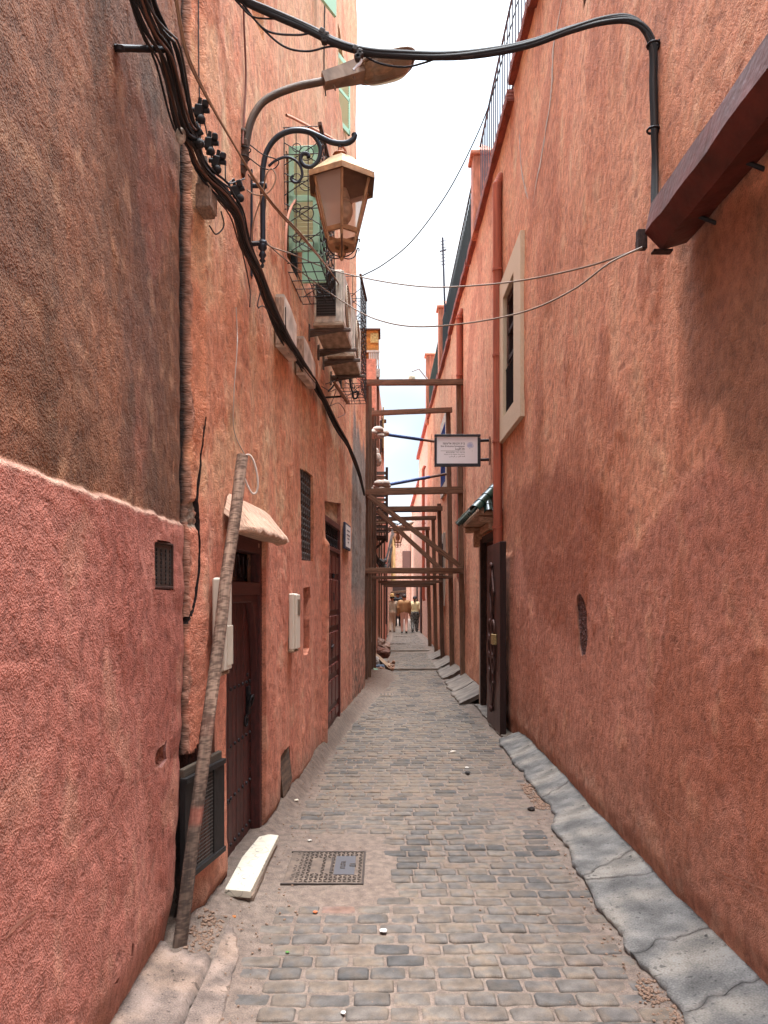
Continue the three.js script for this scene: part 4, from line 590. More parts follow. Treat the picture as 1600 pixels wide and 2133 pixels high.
{ // small hipped canopy of green glazed tiles over that door
  const X0 = 1.28, dN = 10.05, dF = 12.05, he = 2.88, hw = 3.27, hood = part('canopy', (() => {
    const P = [], q = (a, b, c, d) => { P.push(a, b, c, a, c, d); }, n1 = V(X0, he, -dN), f1 = V(X0, he, -dF), n0 = V(1.62, he, -dN), f0 = V(1.62, he, -dF), nT = V(1.62, hw, -dN - 0.30), fT = V(1.62, hw, -dF + 0.30), dn = V(0, -0.05, 0), A = [n0, n1, f1, f0].map((v) => v.clone().add(dn));
    q(n1, n0, nT, nT); q(f1, n1, nT, fT); q(f0, f1, fT, fT); q(A[0], A[1], n1, n0); q(A[1], A[2], f1, n1); q(A[2], A[3], f0, f1); q(A[3], A[2], A[1], A[0]);
    const g = new THREE.BufferGeometry().setFromPoints(P); g.setAttribute('uv', new THREE.Float32BufferAttribute(P.flatMap((v) => [v.z, v.y + v.x]), 2)); g.computeVertexNormals(); return g;
  })(), worn(L(206, 164, 136), { side: THREE.DoubleSide }), houseC, { label: 'small hipped canopy of green glazed roof tiles' });
  const glaze = [L(20, 42, 34), L(28, 52, 42), L(16, 34, 28), L(46, 62, 50)].map((c) => std(c, { roughness: 0.28 }));
  const tileG = (len, r0, r1) => { const g = new THREE.CylinderGeometry(r1, r0, len, 12, 1, true, 0, Math.PI), c = new THREE.TorusGeometry(r0, 0.006, 4, 12, Math.PI).rotateX(Math.PI / 2).translate(0, -len / 2, 0).rotateY(Math.PI); void c; const inn = new THREE.CylinderGeometry(r1 - 0.012, r0 - 0.012, len, 12, 1, true, 0, Math.PI), rim = new THREE.RingGeometry(r0 - 0.012, r0, 12, 1, 0, Math.PI).rotateX(Math.PI / 2).translate(0, -len / 2, 0); return merge([g.rotateY(-Math.PI / 2), inn.rotateY(-Math.PI / 2), rim]); };
  // rolls of barrel tiles: down slope from a to b; the open side faces the slope
  const roll = (a, b, nTiles, r, up) => { const d = b.clone().sub(a), len = d.length(), y = d.clone().normalize().negate(), z = up.clone().sub(y.clone().multiplyScalar(up.dot(y))).normalize(), x = y.clone().cross(z), seg = len / nTiles; for (let i = 0; i < nTiles; i++) { const p = a.clone().lerp(b, (i + 0.5) / nTiles).addScaledVector(z, 0.006 + 0.004 * i); part('roof_tile', tileG(seg * 1.18, r * 1.12, r * 0.92).applyMatrix4(new THREE.Matrix4().makeBasis(x, y, z).setPosition(p)), glaze[Math.floor(rnd() * 4)], hood); } };
  const upS = V(-0.75, 0.65, 0), upN = V(0, 0.65, 0.75), nT = V(1.60, hw, -dN - 0.30), fT = V(1.60, hw, -dF + 0.30), ext = 0.05;
  for (let i = 0; i < 10; i++) { const t = (i + 0.7) / 10.4, e = V(X0 - ext, he - 0.03, -lerp(dN, dF, t)), top = clamp((Math.min(t, 1 - t) * (dF - dN)) / 0.30); roll(e.clone().lerp(V(1.60, hw, e.z), top), e, top > 0.8 ? 3 : 2, 0.062, upS); }
  roll(nT, V(X0 - 0.03, he, -dN + 0.03), 4, 0.075, V(-0.5, 0.7, 0.5)); roll(fT, V(X0 - 0.03, he, -dF - 0.03), 4, 0.075, V(-0.5, 0.7, -0.5));
  for (const [x, k] of [[1.42, 2], [1.55, 3]]) roll(V(x, lerp(he, hw, (x - X0) / 0.34), -dN - 0.30 * (x - X0) / 0.34), V(x, he - 0.03, -dN + ext), k, 0.062, upN);
  part('corbel', [box(0.30, 0.09, 0.10, 1.45, he - 0.10, -dN - 0.12, 0.02), box(0.18, 0.10, 0.12, 1.52, he - 0.19, -dN - 0.14, 0.02), box(0.30, 0.09, 0.10, 1.45, he - 0.10, -dF + 0.12, 0.02), box(0.18, 0.25, 0.12, 1.53, he - 0.25, -dF + 0.14, 0.02), box(0.06, 0.12, 1.7, 1.56, he - 0.12, -11.0, 0.02)], worn(L(212, 172, 144)), hood);
}
function downpipe(d, y0, y1, r, label) {
  const o = thing('drain_pipe', label, 'drain pipe', V(1.52, y0, -d), 'terracotta drain pipes on the right wall'), m = worn(L(196, 108, 84), { roughness: 0.8 });
  part('pipe', [rod(V(1.525, y0, -d), V(1.52, y1, -d - 0.02), r, 14), rod(V(1.52, y1 - 0.01, -d - 0.02), V(1.585, y1 + 0.12, -d - 0.02), r * 0.95, 12), rod(V(1.525, y0 + 0.03, -d), V(1.56, y0 - 0.1, -d), r, 12)], m, o);
  for (let h = y0 + 0.6; h < y1; h += 1.15) part('collar', new THREE.CylinderGeometry(r * 1.16, r * 1.16, 0.035, 14).translate(1.523, h, -d - 0.01), m, o);
  for (const h of [y0 + 0.6, y0 + 2.9, y1 - 0.4]) part('bracket', box(0.10, 0.03, 0.05, 1.57, h, -d - 0.01), m, o);
}
downpipe(9.9, 2.05, 7.25, 0.062, 'tall terracotta drain pipe passing the cream window and tiled canopy');
downpipe(14.85, 2.1, 7.35, 0.068, 'terracotta drain pipe just before the first timber frame');
downpipe(28.6, 1.6, 6.6, 0.06, 'thin far drain pipe beyond the timber frames');
{ // coping, railing and pillars of the roof terrace
  const cop = worn(L(150, 72, 54), { bumpScale: 0.01 }), pieces = [[6.0, 6.4, 8.0], [6.45, 7.7, 7.9], [7.75, 9.0, 7.98], [9.05, 13.6, 7.86], [13.7, 17.4, 7.9], [17.5, 20.9, 7.84], [21.0, 26.9, 7.98]];
  for (const [a, b, h] of pieces) part('coping', beam(V(1.60, h, -a), V(1.60, h + 0.02, -b), 0.20, 0.13, V(0, 1, 0), 0.02), cop, houseC);
  const pil = worn(L(212, 142, 116));
  for (const [d, h] of [[12.5, 9.08], [20.3, 9.55], [26.3, 10.2]]) { const s = 0.34, p = part('pillar', box(s, h - 7.8, s, 1.66, (h + 7.8) / 2, -d, 0.015), pil, houseC); part('cap', [box(s + 0.10, 0.07, s + 0.10, 1.66, h + 0.03, -d, 0.02), new THREE.ConeGeometry(0.30, 0.22, 4).rotateY(Math.PI / 4).translate(1.66, h + 0.17, -d)], pil, p); }
  for (const [a, b, c, panel] of [[6.0, 12.3, L(70, 74, 88), null], [12.7, 20.1, L(64, 76, 80), L(44, 58, 48)], [20.5, 26.1, L(60, 76, 72), L(38, 56, 46)]]) {
    const bars = [], m = std(c, { roughness: 0.6, metalness: 0.2 }), r = 0.009; for (let d = a; d <= b; d += 0.2) bars.push(new THREE.CylinderGeometry(r, r, 1.25, 5, 1, true).translate(1.60, 8.58, -d)); for (const h of [8.05, 9.2]) bars.push(rod(V(1.60, h, -a), V(1.60, h, -b), 0.016, 6));
    const rl = part('railing', bars, m, houseC); if (panel) part('panel', box(0.012, 1.15, b - a, 1.64, 8.6, -(a + b) / 2, 0), worn(panel), rl);
  }
  part('terrace_wall', box(0.25, 2.2, 1.4, 1.78, 8.9, -6.7, 0.02), worn(L(206, 124, 100)), houseC);
  const sl = []; // pale sealant lines of a repaired crack
  const ribbon = (pts, w, dispF, PF) => { const P = [], U = [], I = [], n = pts.length * 8, c = new THREE.CatmullRomCurve3(pts.map(([d, h]) => V(d, h, 0)), false, 'catmullrom', 0.4); for (let i = 0; i <= n; i++) { const p = c.getPoint(i / n), t = c.getTangent(i / n), ww = w * (0.55 + 0.9 * Math.abs(noise(i * 0.6, w * 90))) * Math.min(1, 6 * Math.min(i / n, 1 - i / n) + 0.15), ox = -t.y, oy = t.x; for (const s of [-1, 0, 1]) { const d = p.x + ox * s * ww / 2, h = p.y + oy * s * ww / 2, q = PF(d, h, dispF(d, h) + 0.0038); P.push(q.x, q.y, q.z); U.push(d, h); } } for (let i = 0; i < n; i++) for (let k = 0; k < 2; k++) { const a = i * 3 + k; I.push(a, a + 1, a + 3, a + 1, a + 4, a + 3); } const g = new THREE.BufferGeometry(); g.setAttribute('position', new THREE.Float32BufferAttribute(P, 3)); g.setAttribute('uv', new THREE.Float32BufferAttribute(U, 2)); g.setIndex(I); g.computeVertexNormals(); return g; };
  sl.push(ribbon(pxR([[1172, -10], [1160, 60], [1154, 100], [1152, 170], [1146, 230], [1136, 290], [1128, 340], [1120, 375], [1112, 425]]), 0.06, dispC, PR), ribbon(pxR([[1082, 262], [1084, 310], [1088, 350], [1094, 385], [1101, 415]]), 0.05, dispC, PR));
  for (const g of sl) part('sealant_line', g, worn(L(222, 206, 194), { side: THREE.DoubleSide }), houseC);
  const sc = [], px = [[[1190, 1532], [1210, 1549], [1232, 1570]], [[1360, 1668], [1400, 1700], [1440, 1735]], [[1484, 1812], [1530, 1836], [1600, 1880]], [[1500, 1808], [1560, 1838], [1620, 1862]], [[1284, 1592], [1330, 1630], [1360, 1668]], [[1432, 1786], [1446, 1806]], [[1090, 1351], [1130, 1360], [1170, 1352], [1200, 1372]], [[1448, 1330], [1450, 1350]]];
  px.forEach((q, i) => sc.push(ribbon(pxR(q), i > 4 ? 0.006 : 0.011, dispC, PR))); for (const g of sc) part('scratch', g, worn(L(214, 150, 124), { side: THREE.DoubleSide }), houseC);
  const sa = [[[0, 1955], [30, 1925], [70, 1895]], [[130, 1798], [190, 1735], [260, 1640], [320, 1602]], [[200, 1770], [225, 1740], [240, 1722]], [[60, 2095], [80, 2070]]]; for (const g of sa.map((q, i) => ribbon(pxL(q), i ? 0.007 : 0.014, dispA, (d, h, n) => V(-1.042 - 0.003 * (d - 2.9) + n, h, -(d > 3 ? 3 + (d - 3) * (dEnd(h) - 3) / 0.86 : d))))) part('scratch', g, worn(L(214, 146, 126), { side: THREE.DoubleSide }), houseA);
}

// ---------------------------------------------------------------- farther houses
function block(label, pts, h, col, feats = [], par) {        // plan polygon, height; feats: [name, [x, y, z], [w, h, t], colour]
  const o = thing('house', label, 'house', V(pts[0][0], 0, -pts[0][1])), g = boxUV(plan(pts, -0.1, h), 0.5);
  part('wall', g, std(col, { map: stuccoMap, bumpMap: stuccoBump, bumpScale: 0.012, roughness: 0.95 }), o);
  for (const [n, p, s, c, l] of feats) part(n, box(...s, ...p, 0.01), n === 'window' ? std(c, { roughness: 0.3 }) : worn(c), o, l ? { label: l } : undefined);
  void par; return o;
}
const pink = L(226, 158, 132), pale = L(236, 190, 168), rose = L(214, 120, 92), cream = L(236, 206, 150);
const xl = (d) => XL(d) - 0.0;
{
  const h1 = block('far left pink house with a brown louvred balcony behind the timber frames', [[-6, 13.3], [-0.46, 13.3], [-0.30, 17.4], [-6, 17.4]], 5.1, rose, [['window', [xl(15) + 0.0, 1.4, -15.2], [0.06, 1.3, 0.7], L(30, 26, 28)]]); void h1;
  const h2 = block('far left tall pink house with cream patches and an orange roof room', [[-6, 17.42], [-0.20, 17.42], [0.005, 24.5], [-6, 24.5]], 7.3, pink, [['window', [-0.10, 6.1, -20.6], [0.06, 0.9, 0.5], L(60, 40, 40)], ['rain_spout', [-0.03, 6.9, -22.0], [0.2, 0.10, 0.10], L(120, 84, 64)], ['plaster_patch', [-0.02, 6.6, -22.6], [0.04, 1.2, 2.2], cream], ['plaster_strip', [-0.15, 6.2, -18.4], [0.07, 2.0, 0.3], L(150, 104, 84)]]);
  void h2;
  const o = thing('roof_room', 'orange wooden roof room with a white balustrade on the tall far house', 'roof room', V(-0.3, 8.9, -20)); // stands on the roof
  part('wall', [box(1.6, 1.15, 1.4, -0.92, 11.3, -20.1, 0.02)], worn(L(206, 140, 62)), o); part('roof', box(1.75, 0.07, 1.6, -0.9, 11.92, -20.1), worn(L(110, 70, 48)), o);
  part('window', box(0.42, 0.5, 0.04, -0.36, 11.45, -19.39), worn(L(216, 196, 130)), o);
  part('lower_wall', box(1.5, 1.0, 1.2, -0.98, 10.2, -20.2, 0.02), worn(L(196, 128, 60)), o);
  const bal = []; for (let i = 0; i < 6; i++) { bal.push(box(0.07, 0.75, 0.05, -0.62 + i * 0.10, 10.3, -19.35)); } bal.push(box(0.7, 0.10, 0.07, -0.42, 10.72, -19.35), box(0.75, 0.45, 0.06, -0.42, 9.55, -19.35)); part('balustrade', bal, worn(L(224, 224, 220)), o); part('glass_side', box(0.05, 2.4, 1.2, -0.13, 10.0, -20.1), worn(L(150, 176, 176)), o); o.scale.setScalar(0.45); o.position.set(-0.21, 6.85, -18.3);
  // louvred balcony
  const lb = thing('louvred_balcony', 'dark brown slatted wooden balcony on the far left house', 'balcony', V(-0.2, 3.2, -18)), bm = wood(L(84, 58, 48));
  for (let i = 0; i < 14; i++) part('slat', box(0.46, 0.075, 0.03, 0, 0, 0, 0.004).rotateX(-0.35).translate(-0.18, 3.28 + i * 0.108, -17.9), i % 5 === 2 ? wood(L(150, 116, 92)) : bm, lb);
  part('post', [box(0.06, 1.75, 0.06, 0.07, 3.95, -17.9), box(0.06, 1.75, 0.06, -0.4, 3.95, -17.9), box(0.06, 1.75, 0.9, 0.07, 3.95, -18.4)], bm, lb); part('floor', [box(0.5, 0.05, 1.0, -0.16, 3.15, -18.4), beam(V(-0.33, 2.75, -18), V(0.05, 3.1, -18), 0.06, 0.06)], bm, lb);
  block('far left low terracotta house with a striped shutter', [[-6, 24.52], [0.02, 24.52], [0.14, 30], [-6, 30]], 4.6, rose, [['window', [0.06, 1.6, -26.2], [0.08, 1.8, 0.6], L(60, 36, 34)], ['door', [0.10, 1.1, -28.5], [0.06, 2.2, 1.0], L(30, 26, 30)]]);
  block('far left pink house with a yellow wall beyond the people', [[-6, 30.05], [0.16, 30.05], [0.5, 44], [-6, 44]], 5.2, pale, [['plaster_patch', [0.42, 3.6, -40], [0.1, 2.4, 4.0], cream], ['window', [0.30, 3.4, -34], [0.08, 0.9, 0.6], L(60, 44, 44)]]);
  block('far right pink house with a red coping line', [[1.63, 27.05], [7, 27.05], [7, 35], [1.66, 35]], 8.2, pale, [['coping', [1.64, 8.2, -31], [0.22, 0.16, 8.0], L(176, 74, 56)], ['window', [1.64, 5.4, -30], [0.06, 1.2, 0.7], L(70, 50, 50)], ['door', [1.64, 1.1, -32.5], [0.08, 2.2, 1.0], L(84, 44, 38)]]);
  block('farthest right pale house below the sky gap', [[1.70, 35.05], [7, 35.05], [7, 48], [1.78, 48]], 7.1, pale, [['coping', [1.70, 7.1, -41], [0.22, 0.16, 12], L(176, 74, 56)], ['door', [1.72, 1.15, -38], [0.08, 2.3, 1.1], L(64, 40, 38)]]);
  block('pale pink house closing the far end of the alley', [[-2, 52], [5, 52], [5, 58], [-2, 58]], 6.6, L(238, 200, 182), [['doorway', [1.05, 1.3, -51.97], [1.0, 2.6, 0.08], L(60, 40, 38)], ['window', [1.6, 4.2, -51.97], [0.6, 1.2, 0.08], L(110, 84, 80)], ['plaster_patch', [0.45, 4.2, -51.97], [0.7, 3.2, 0.06], cream], ['pilaster', [1.9, 3, -51.97], [0.12, 6, 0.08], L(220, 168, 148)]]);
}

// ---------------------------------------------------------------- lamps
function placed(o, dx, dy, dz, label) { const c = o.clone(); c.name = numbered(o.name.replace(/_\d+$/, '')); c.position.add(V(dx, dy, dz)); c.userData = { ...o.userData, label }; scene.add(c); return c; }
const lampIron = std(L(40, 46, 56), { roughness: 0.45, metalness: 0.35 });
const brass = worn(L(196, 154, 116), { roughness: 0.5, metalness: 0.2, bumpScale: 0.0008 }), brassLight = worn(L(196, 166, 118), { roughness: 0.55, metalness: 0.2, bumpScale: 0.001 });
const lantern = (() => {
  const d = 4.98, P = (x, y, dz = 0) => at(x, y, d - dz), o = thing('wall_lantern', 'brass six-sided lantern hanging from a scrolled iron wall bracket', 'lantern', PL(d, 4.0, 0));
  const T = (pts, r, n) => tube(pts.map(([x, y]) => P(x, y)), r, n ?? pts.length * 6, 8);
  part('bracket', [rod(P(548, 512), P(547, 372), 0.018, 10), T([[547, 374], [548, 350], [556, 315], [576, 287], [604, 273], [636, 273], [664, 284], [690, 296], [714, 299], [730, 295], [739, 285], [737, 279]], 0.019, 60), T([[640, 274], [656, 286], [667, 308], [664, 332], [650, 347], [634, 345], [626, 333], [630, 321], [641, 321], [643, 328]], 0.014, 50), T([[560, 346], [572, 336], [590, 328], [606, 329], [620, 338], [628, 352], [629, 368], [621, 379], [611, 379], [606, 371], [611, 366]], 0.009, 50),
    rod(P(527, 387), P(556, 387), 0.016, 8), rod(P(525, 508), P(556, 506), 0.017, 8), rod(P(708, 299), P(708, 318), 0.012, 8)], lampIron, o);
  part('back_plate', [box(0.022, 0.72, 0.03, 0, 0, 0).translate(...P(523, 465).toArray())], lampIron, o);
  part('finial', new THREE.LatheGeometry([[0, -0.165], [0.008, -0.16], [0.012, -0.145], [0.006, -0.13], [0.022, -0.115], [0.012, -0.10], [0.026, -0.08], [0.02, -0.06], [0.014, -0.05], [0.03, -0.03], [0.028, -0.005], [0.02, 0.0], [0.019, 0.03]].map(([x, y]) => new THREE.Vector2(x, y)), 12).translate(...P(547, 508).toArray()), lampIron, o);
  for (const y of [507, 387]) part('collar', new THREE.SphereGeometry(0.03, 10, 8).scale(1, 0.8, 1).translate(...P(547, y).toArray()), lampIron, o);
  const C = P(712, 0), hx = (r, y, n = 6) => [...Array(n).keys()].map((i) => V(C.x + r * Math.sin((i + 0.06) / n * 2 * Math.PI), y, C.z + r * Math.cos((i + 0.06) / n * 2 * Math.PI)));
  const band = (r1, y1, r2, y2, t = 0.004) => { const A = hx(r1, y1), B = hx(r2, y2), A2 = hx(r1 - t, y1), B2 = hx(r2 - t, y2), p = []; for (let i = 0; i < 6; i++) { const j = (i + 1) % 6; p.push(A[i], A[j], B[j], A[i], B[j], B[i], A2[j], A2[i], B2[i], A2[j], B2[i], B2[j], A[j], A[i], A2[i], A[j], A2[i], A2[j], B[i], B[j], B2[j], B[i], B2[j], B2[i]); } const g = new THREE.BufferGeometry().setFromPoints(p); g.setAttribute('uv', new THREE.Float32BufferAttribute(p.flatMap((v) => [v.x * 3 + v.z, v.y * 3]), 2)); g.computeVertexNormals(); return g; };
  const plug = (r, y) => { const A = hx(r, y), p = []; for (let i = 0; i < 6; i++) p.push(V(C.x, y, C.z), A[i], A[(i + 1) % 6]); const g = new THREE.BufferGeometry().setFromPoints(p); g.setAttribute('uv', new THREE.Float32BufferAttribute(p.flatMap((v) => [v.x, v.z]), 2)); g.computeVertexNormals(); return g; };
  const H = (py) => hAt(py, d), yT = H(333), yE = H(379), yR = H(398), yB = H(487), yC = H(513);
  part('crown', [new THREE.LatheGeometry([[0.012, 0.03], [0.02, 0.0], [0.045, -0.01], [0.05, -0.02], [0.028, -0.035], [0.02, -0.06], [0.03, -0.065], [0.03, -0.075]].map(([x, y]) => new THREE.Vector2(x, y)), 14).translate(C.x - 0.012, H(318), C.z)], worn(L(186, 112, 72), { metalness: 0.4, roughness: 0.5 }), o);
  part('cap', [band(0.08, yT, 0.243, yE), plug(0.08, yT)], brassLight, o);
  part('skirt', [band(0.247, yE + 0.004, 0.249, yE - 0.034)], brass, o);
  part('inner_ceiling', plug(0.243, yE - 0.016), worn(L(120, 92, 72)), o);
  const glass = new THREE.MeshPhysicalMaterial({ color: new THREE.Color().setRGB(...L(246, 228, 214)), transmission: 0.72, thickness: 0, roughness: 0.55, ior: 1.45 }), clear = new THREE.MeshPhysicalMaterial({ color: 0xffffff, transmission: 1, thickness: 0, roughness: 0.06, ior: 1.45 });
  const A = hx(0.206, yE - 0.020), B = hx(0.118, yB), A1 = hx(0.114, yB - 0.014), B1 = hx(0.098, yC);
  for (let i = 0; i < 6; i++) { const j = (i + 1) % 6, q = (a, b, c, e, m) => { const g = new THREE.BufferGeometry().setFromPoints([a, b, c, a, c, e]); g.setAttribute('uv', new THREE.Float32BufferAttribute([0, 0, 1, 0, 1, 1, 0, 0, 1, 1, 0, 1], 2)); g.computeVertexNormals(); part('pane', g, m, o); }; if (i !== 0) q(B[i], B[j], A[j], A[i], i === 5 ? glass : i === 3 ? clear : glass); else { const m = (u, v) => B[i].clone().lerp(B[j], u).lerp(A[i].clone().lerp(A[j], u), v); const pts = [m(0, 0.0), m(0.5, 0), m(0.35, 0.3), m(0.75, 0.45), m(1, 0.1), m(1, 1), m(0, 1)], g = new THREE.BufferGeometry().setFromPoints([pts[0], pts[1], pts[2], pts[0], pts[2], pts[6], pts[2], pts[3], pts[6], pts[3], pts[5], pts[6], pts[3], pts[4], pts[5]]); g.setAttribute('uv', new THREE.Float32BufferAttribute(new Array(30).fill(0.5), 2)); g.computeVertexNormals(); part('pane', g, clear, o, { label: 'broken clear pane' }); } q(B1[i], B1[j], A1[j], A1[i], clear); }
  for (let i = 0; i < 6; i++) part('rib', [rod(A[i], B[i], 0.011, 6), rod(A1[i], B1[i], 0.009, 6)], brass, o);
  part('lower_ring', [band(0.128, yB + 0.012, 0.122, yB - 0.016, 0.02), band(0.108, yC + 0.008, 0.100, yC - 0.01, 0.05)], brass, o);
  part('foot', [new THREE.LatheGeometry([[0, -0.10], [0.01, -0.095], [0.014, -0.085], [0.012, -0.07], [0.03, -0.055], [0.016, -0.04], [0.016, 0.0], [0.06, 0.005]].map(([x, y]) => new THREE.Vector2(x, y)), 10).translate(C.x, yC, C.z)], brass, o);
  const legs = []; for (let i = 0; i < 6; i++) { const a = (i + 0.06) / 6 * 2 * Math.PI, q = (r, y) => V(C.x + r * Math.sin(a), y, C.z + r * Math.cos(a)); legs.push(tube([q(0.015, yC - 0.075), q(0.06, yC - 0.07), q(0.10, yC - 0.045), q(0.118, yC), q(0.125, yC + 0.02), q(0.138, yC + 0.015), q(0.134, yC)], 0.004, 24, 5)); } part('scroll_legs', legs, iron, o);
  part('bulb', [new THREE.SphereGeometry(0.075, 14, 10).scale(1, 1.25, 1).translate(C.x, H(440), C.z), new THREE.CylinderGeometry(0.035, 0.07, 0.1, 12).translate(C.x, H(410), C.z)], worn(L(206, 176, 150), { roughness: 0.4 }), o);
  return o;
})();
placed(lantern, 0.74, -0.72, -19.4, 'small distant brass lantern hanging behind the timber braces');
const streetLamp = (() => {
  const o = thing('street_lamp', 'grey street lamp head on a curved pipe arm above the brass lantern', 'street lamp', PL(4.73, 4.6, 0)), D = (x) => lerp(4.72, 4.95, clamp((x - 500) / 200)), P = (x, y, dz = 0) => at(x, y, D(x) - dz);
  const pipe = worn(L(104, 88, 78), { roughness: 0.7, metalness: 0.2 });
  part('arm', tube([[503, 362], [507, 340], [513, 300], [519, 266], [530, 237], [549, 212], [578, 195], [617, 181], [650, 174], [682, 168]].map(([x, y]) => P(x, y)), 0.024, 60, 10), pipe, o);
  part('wall_clamp', [rod(P(499, 364), P(508, 318), 0.036, 10), box(0.14, 0.05, 0.05, 0, 0, 0, 0.01).translate(...P(494, 300).toArray()), box(0.16, 0.05, 0.05, 0, 0, 0, 0.01).translate(...P(488, 345).toArray()), ...[[500, 288], [505, 276], [496, 282]].map(([x, y]) => new THREE.IcosahedronGeometry(0.03, 1).translate(...P(x, y).toArray()))], worn(L(92, 70, 58), { roughness: 0.9 }), o);
  part('binding', [...[350, 330, 312].map((y, i) => new THREE.TorusGeometry(0.038, 0.004, 5, 14).rotateX(Math.PI / 2).translate(...P(504 + i * 3, y).toArray()))], std(L(50, 44, 42)), o);
  // head: channel neck and a flat bowl seen from below
  const A = P(676, 168), B = V(at(862, 120, 5.0).x, at(862, 120, 5.0).y, -5.02), ax = B.clone().sub(A), len = ax.length(), ex = ax.clone().normalize(), ez = V(0, 0, 1).sub(ex.clone().multiplyScalar(ex.z)).normalize(), ey = ez.clone().cross(ex), F = new THREE.Matrix4().makeBasis(ex, ey, ez).setPosition(A), nl = len * 0.42;
  const grey = worn(L(158, 138, 124), { roughness: 0.6, metalness: 0.15, bumpScale: 0.001 }), sec = (x, w, h, y) => [[x, y - h / 2, -w / 2], [x, y - h / 2, w / 2], [x, y + h / 2, w / 2], [x, y + h / 2, -w / 2]].map((v) => V(...v));
  const loft = (S) => { const p = []; for (let i = 0; i < S.length - 1; i++) for (let k = 0; k < 4; k++) { const a = S[i][k], b = S[i][(k + 1) % 4], c = S[i + 1][(k + 1) % 4], d = S[i + 1][k]; p.push(a, c, b, a, d, c); } const e = S[0], f = S[S.length - 1]; p.push(e[0], e[1], e[2], e[0], e[2], e[3], f[0], f[2], f[1], f[0], f[3], f[2]); const g = new THREE.BufferGeometry().setFromPoints(p); g.setAttribute('uv', new THREE.Float32BufferAttribute(p.flatMap((v) => [v.x * 2, v.z * 2 + v.y]), 2)); g.computeVertexNormals(); return g; };
  part('neck', on(F, [loft([sec(-0.01, 0.085, 0.075, 0), sec(nl * 0.5, 0.10, 0.085, 0.005), sec(nl, 0.13, 0.10, 0.01)]), rod(V(0.05, -0.08, 0), V(0.05, -0.02, 0), 0.006, 6), rod(V(0.19, -0.06, 0.03), V(0.19, -0.03, 0.03), 0.008, 6)]), grey, o);
  const bowl = (x0, l, w, yb, yt, lo) => { const P2 = [], I = [], n = 20, m = 9; for (let j = 0; j <= m; j++) for (let i = 0; i <= n; i++) { const a = i / n * 2 * Math.PI, f = lo ? Math.cos(j / m * Math.PI / 2) : Math.cos(j / m * Math.PI / 2), up = Math.sin(j / m * Math.PI / 2), c = Math.cos(a), s = Math.sin(a), e = 0.62; P2.push(V(x0 + l / 2 + Math.sign(c) * Math.abs(c) ** e * l / 2 * f, lerp(yb, yt, up), Math.sign(s) * Math.abs(s) ** e * w / 2 * f)); } const g = new THREE.BufferGeometry().setFromPoints(P2); for (let j = 0; j < m; j++) for (let i = 0; i < n; i++) { const q = j * (n + 1) + i; lo ? I.push(q, q + 1, q + n + 1, q + 1, q + n + 2, q + n + 1) : I.push(q, q + n + 1, q + 1, q + 1, q + n + 1, q + n + 2); } g.setIndex(I); g.setAttribute('uv', new THREE.Float32BufferAttribute(P2.flatMap((v) => [v.x * 2, v.z * 2]), 2)); g.computeVertexNormals(); return g; };
  part('housing', on(F, [bowl(nl - 0.03, len - nl + 0.03, 0.27, 0.0, 0.11, false)]), worn(L(190, 182, 172), { roughness: 0.6 }), o);
  part('rim', on(F, [...Array(24).keys()].map((i) => { const q = (k) => { const a = k / 24 * 2 * Math.PI, c = Math.cos(a), s = Math.sin(a), l = len - nl + 0.03; return V(nl - 0.03 + l / 2 + Math.sign(c) * Math.abs(c) ** 0.62 * l / 2, 0, Math.sign(s) * Math.abs(s) ** 0.62 * 0.135); }; return rod(q(i), q(i + 1), 0.010, 5); })), grey, o);
  part('lens', on(F, [bowl(nl - 0.01, len - nl - 0.01, 0.245, -0.002, -0.085, true)]), new THREE.MeshPhysicalMaterial({ color: new THREE.Color().setRGB(...L(206, 190, 168)), transmission: 0.8, thickness: 0, roughness: 0.25 }), o);
  part('bulb', on(F, [new THREE.SphereGeometry(0.04, 12, 8).scale(2.0, 1, 1).translate(nl + 0.14, -0.005, 0), box(0.10, 0.05, 0.16, nl + 0.04, 0.02, 0, 0.01)]), worn(L(222, 202, 178), { roughness: 0.4 }), o);
  return o;
})();
placed(streetLamp, 0.82, -1.15, -20.5, 'distant street lamp on a pipe arm beyond the timber frames');
{
  const o = thing('roof_lamp', 'white bell-shaped lamp hanging from an angled arm on the far roof terrace', 'lamp', V(1.5, 8.8, -26)), d = 26, m = std(L(150, 154, 156), { roughness: 0.5 });
  part('arm', [rod(at(890, 790, d), at(873, 768, d), 0.03, 6), rod(at(873, 768, d), at(858, 774, d), 0.025, 6), rod(at(858, 774, d), at(858, 782, d), 0.02, 6)], m, o);
  part('shade', new THREE.LatheGeometry([[0.02, 0.22], [0.05, 0.20], [0.06, 0.14], [0.10, 0.10], [0.12, 0.05], [0.125, -0.05], [0.10, -0.06]].map(([x, y]) => new THREE.Vector2(x, y)), 14).translate(...at(858, 789, d).toArray()), worn(L(210, 206, 186)), o);
  const a = thing('roof_antenna', 'tall thin television antenna on the right roof terrace', 'antenna', V(1.6, 8, -18)), A = (x, y) => at(x, y, 18), k = []; part('mast', rod(A(927, 650), A(922, 495), 0.025, 6), std(L(70, 78, 92), { metalness: 0.4 }), a);
  for (let i = 0; i < 8; i++) k.push(rod(A(917 + (i % 2), 503 + i * 7), A(929 - (i % 2), 501 + i * 7), 0.009, 4)); k.push(rod(A(916, 524), A(930, 520), 0.02, 5)); part('rods', k, std(L(84, 90, 100), { metalness: 0.4 }), a, STUFF);
}

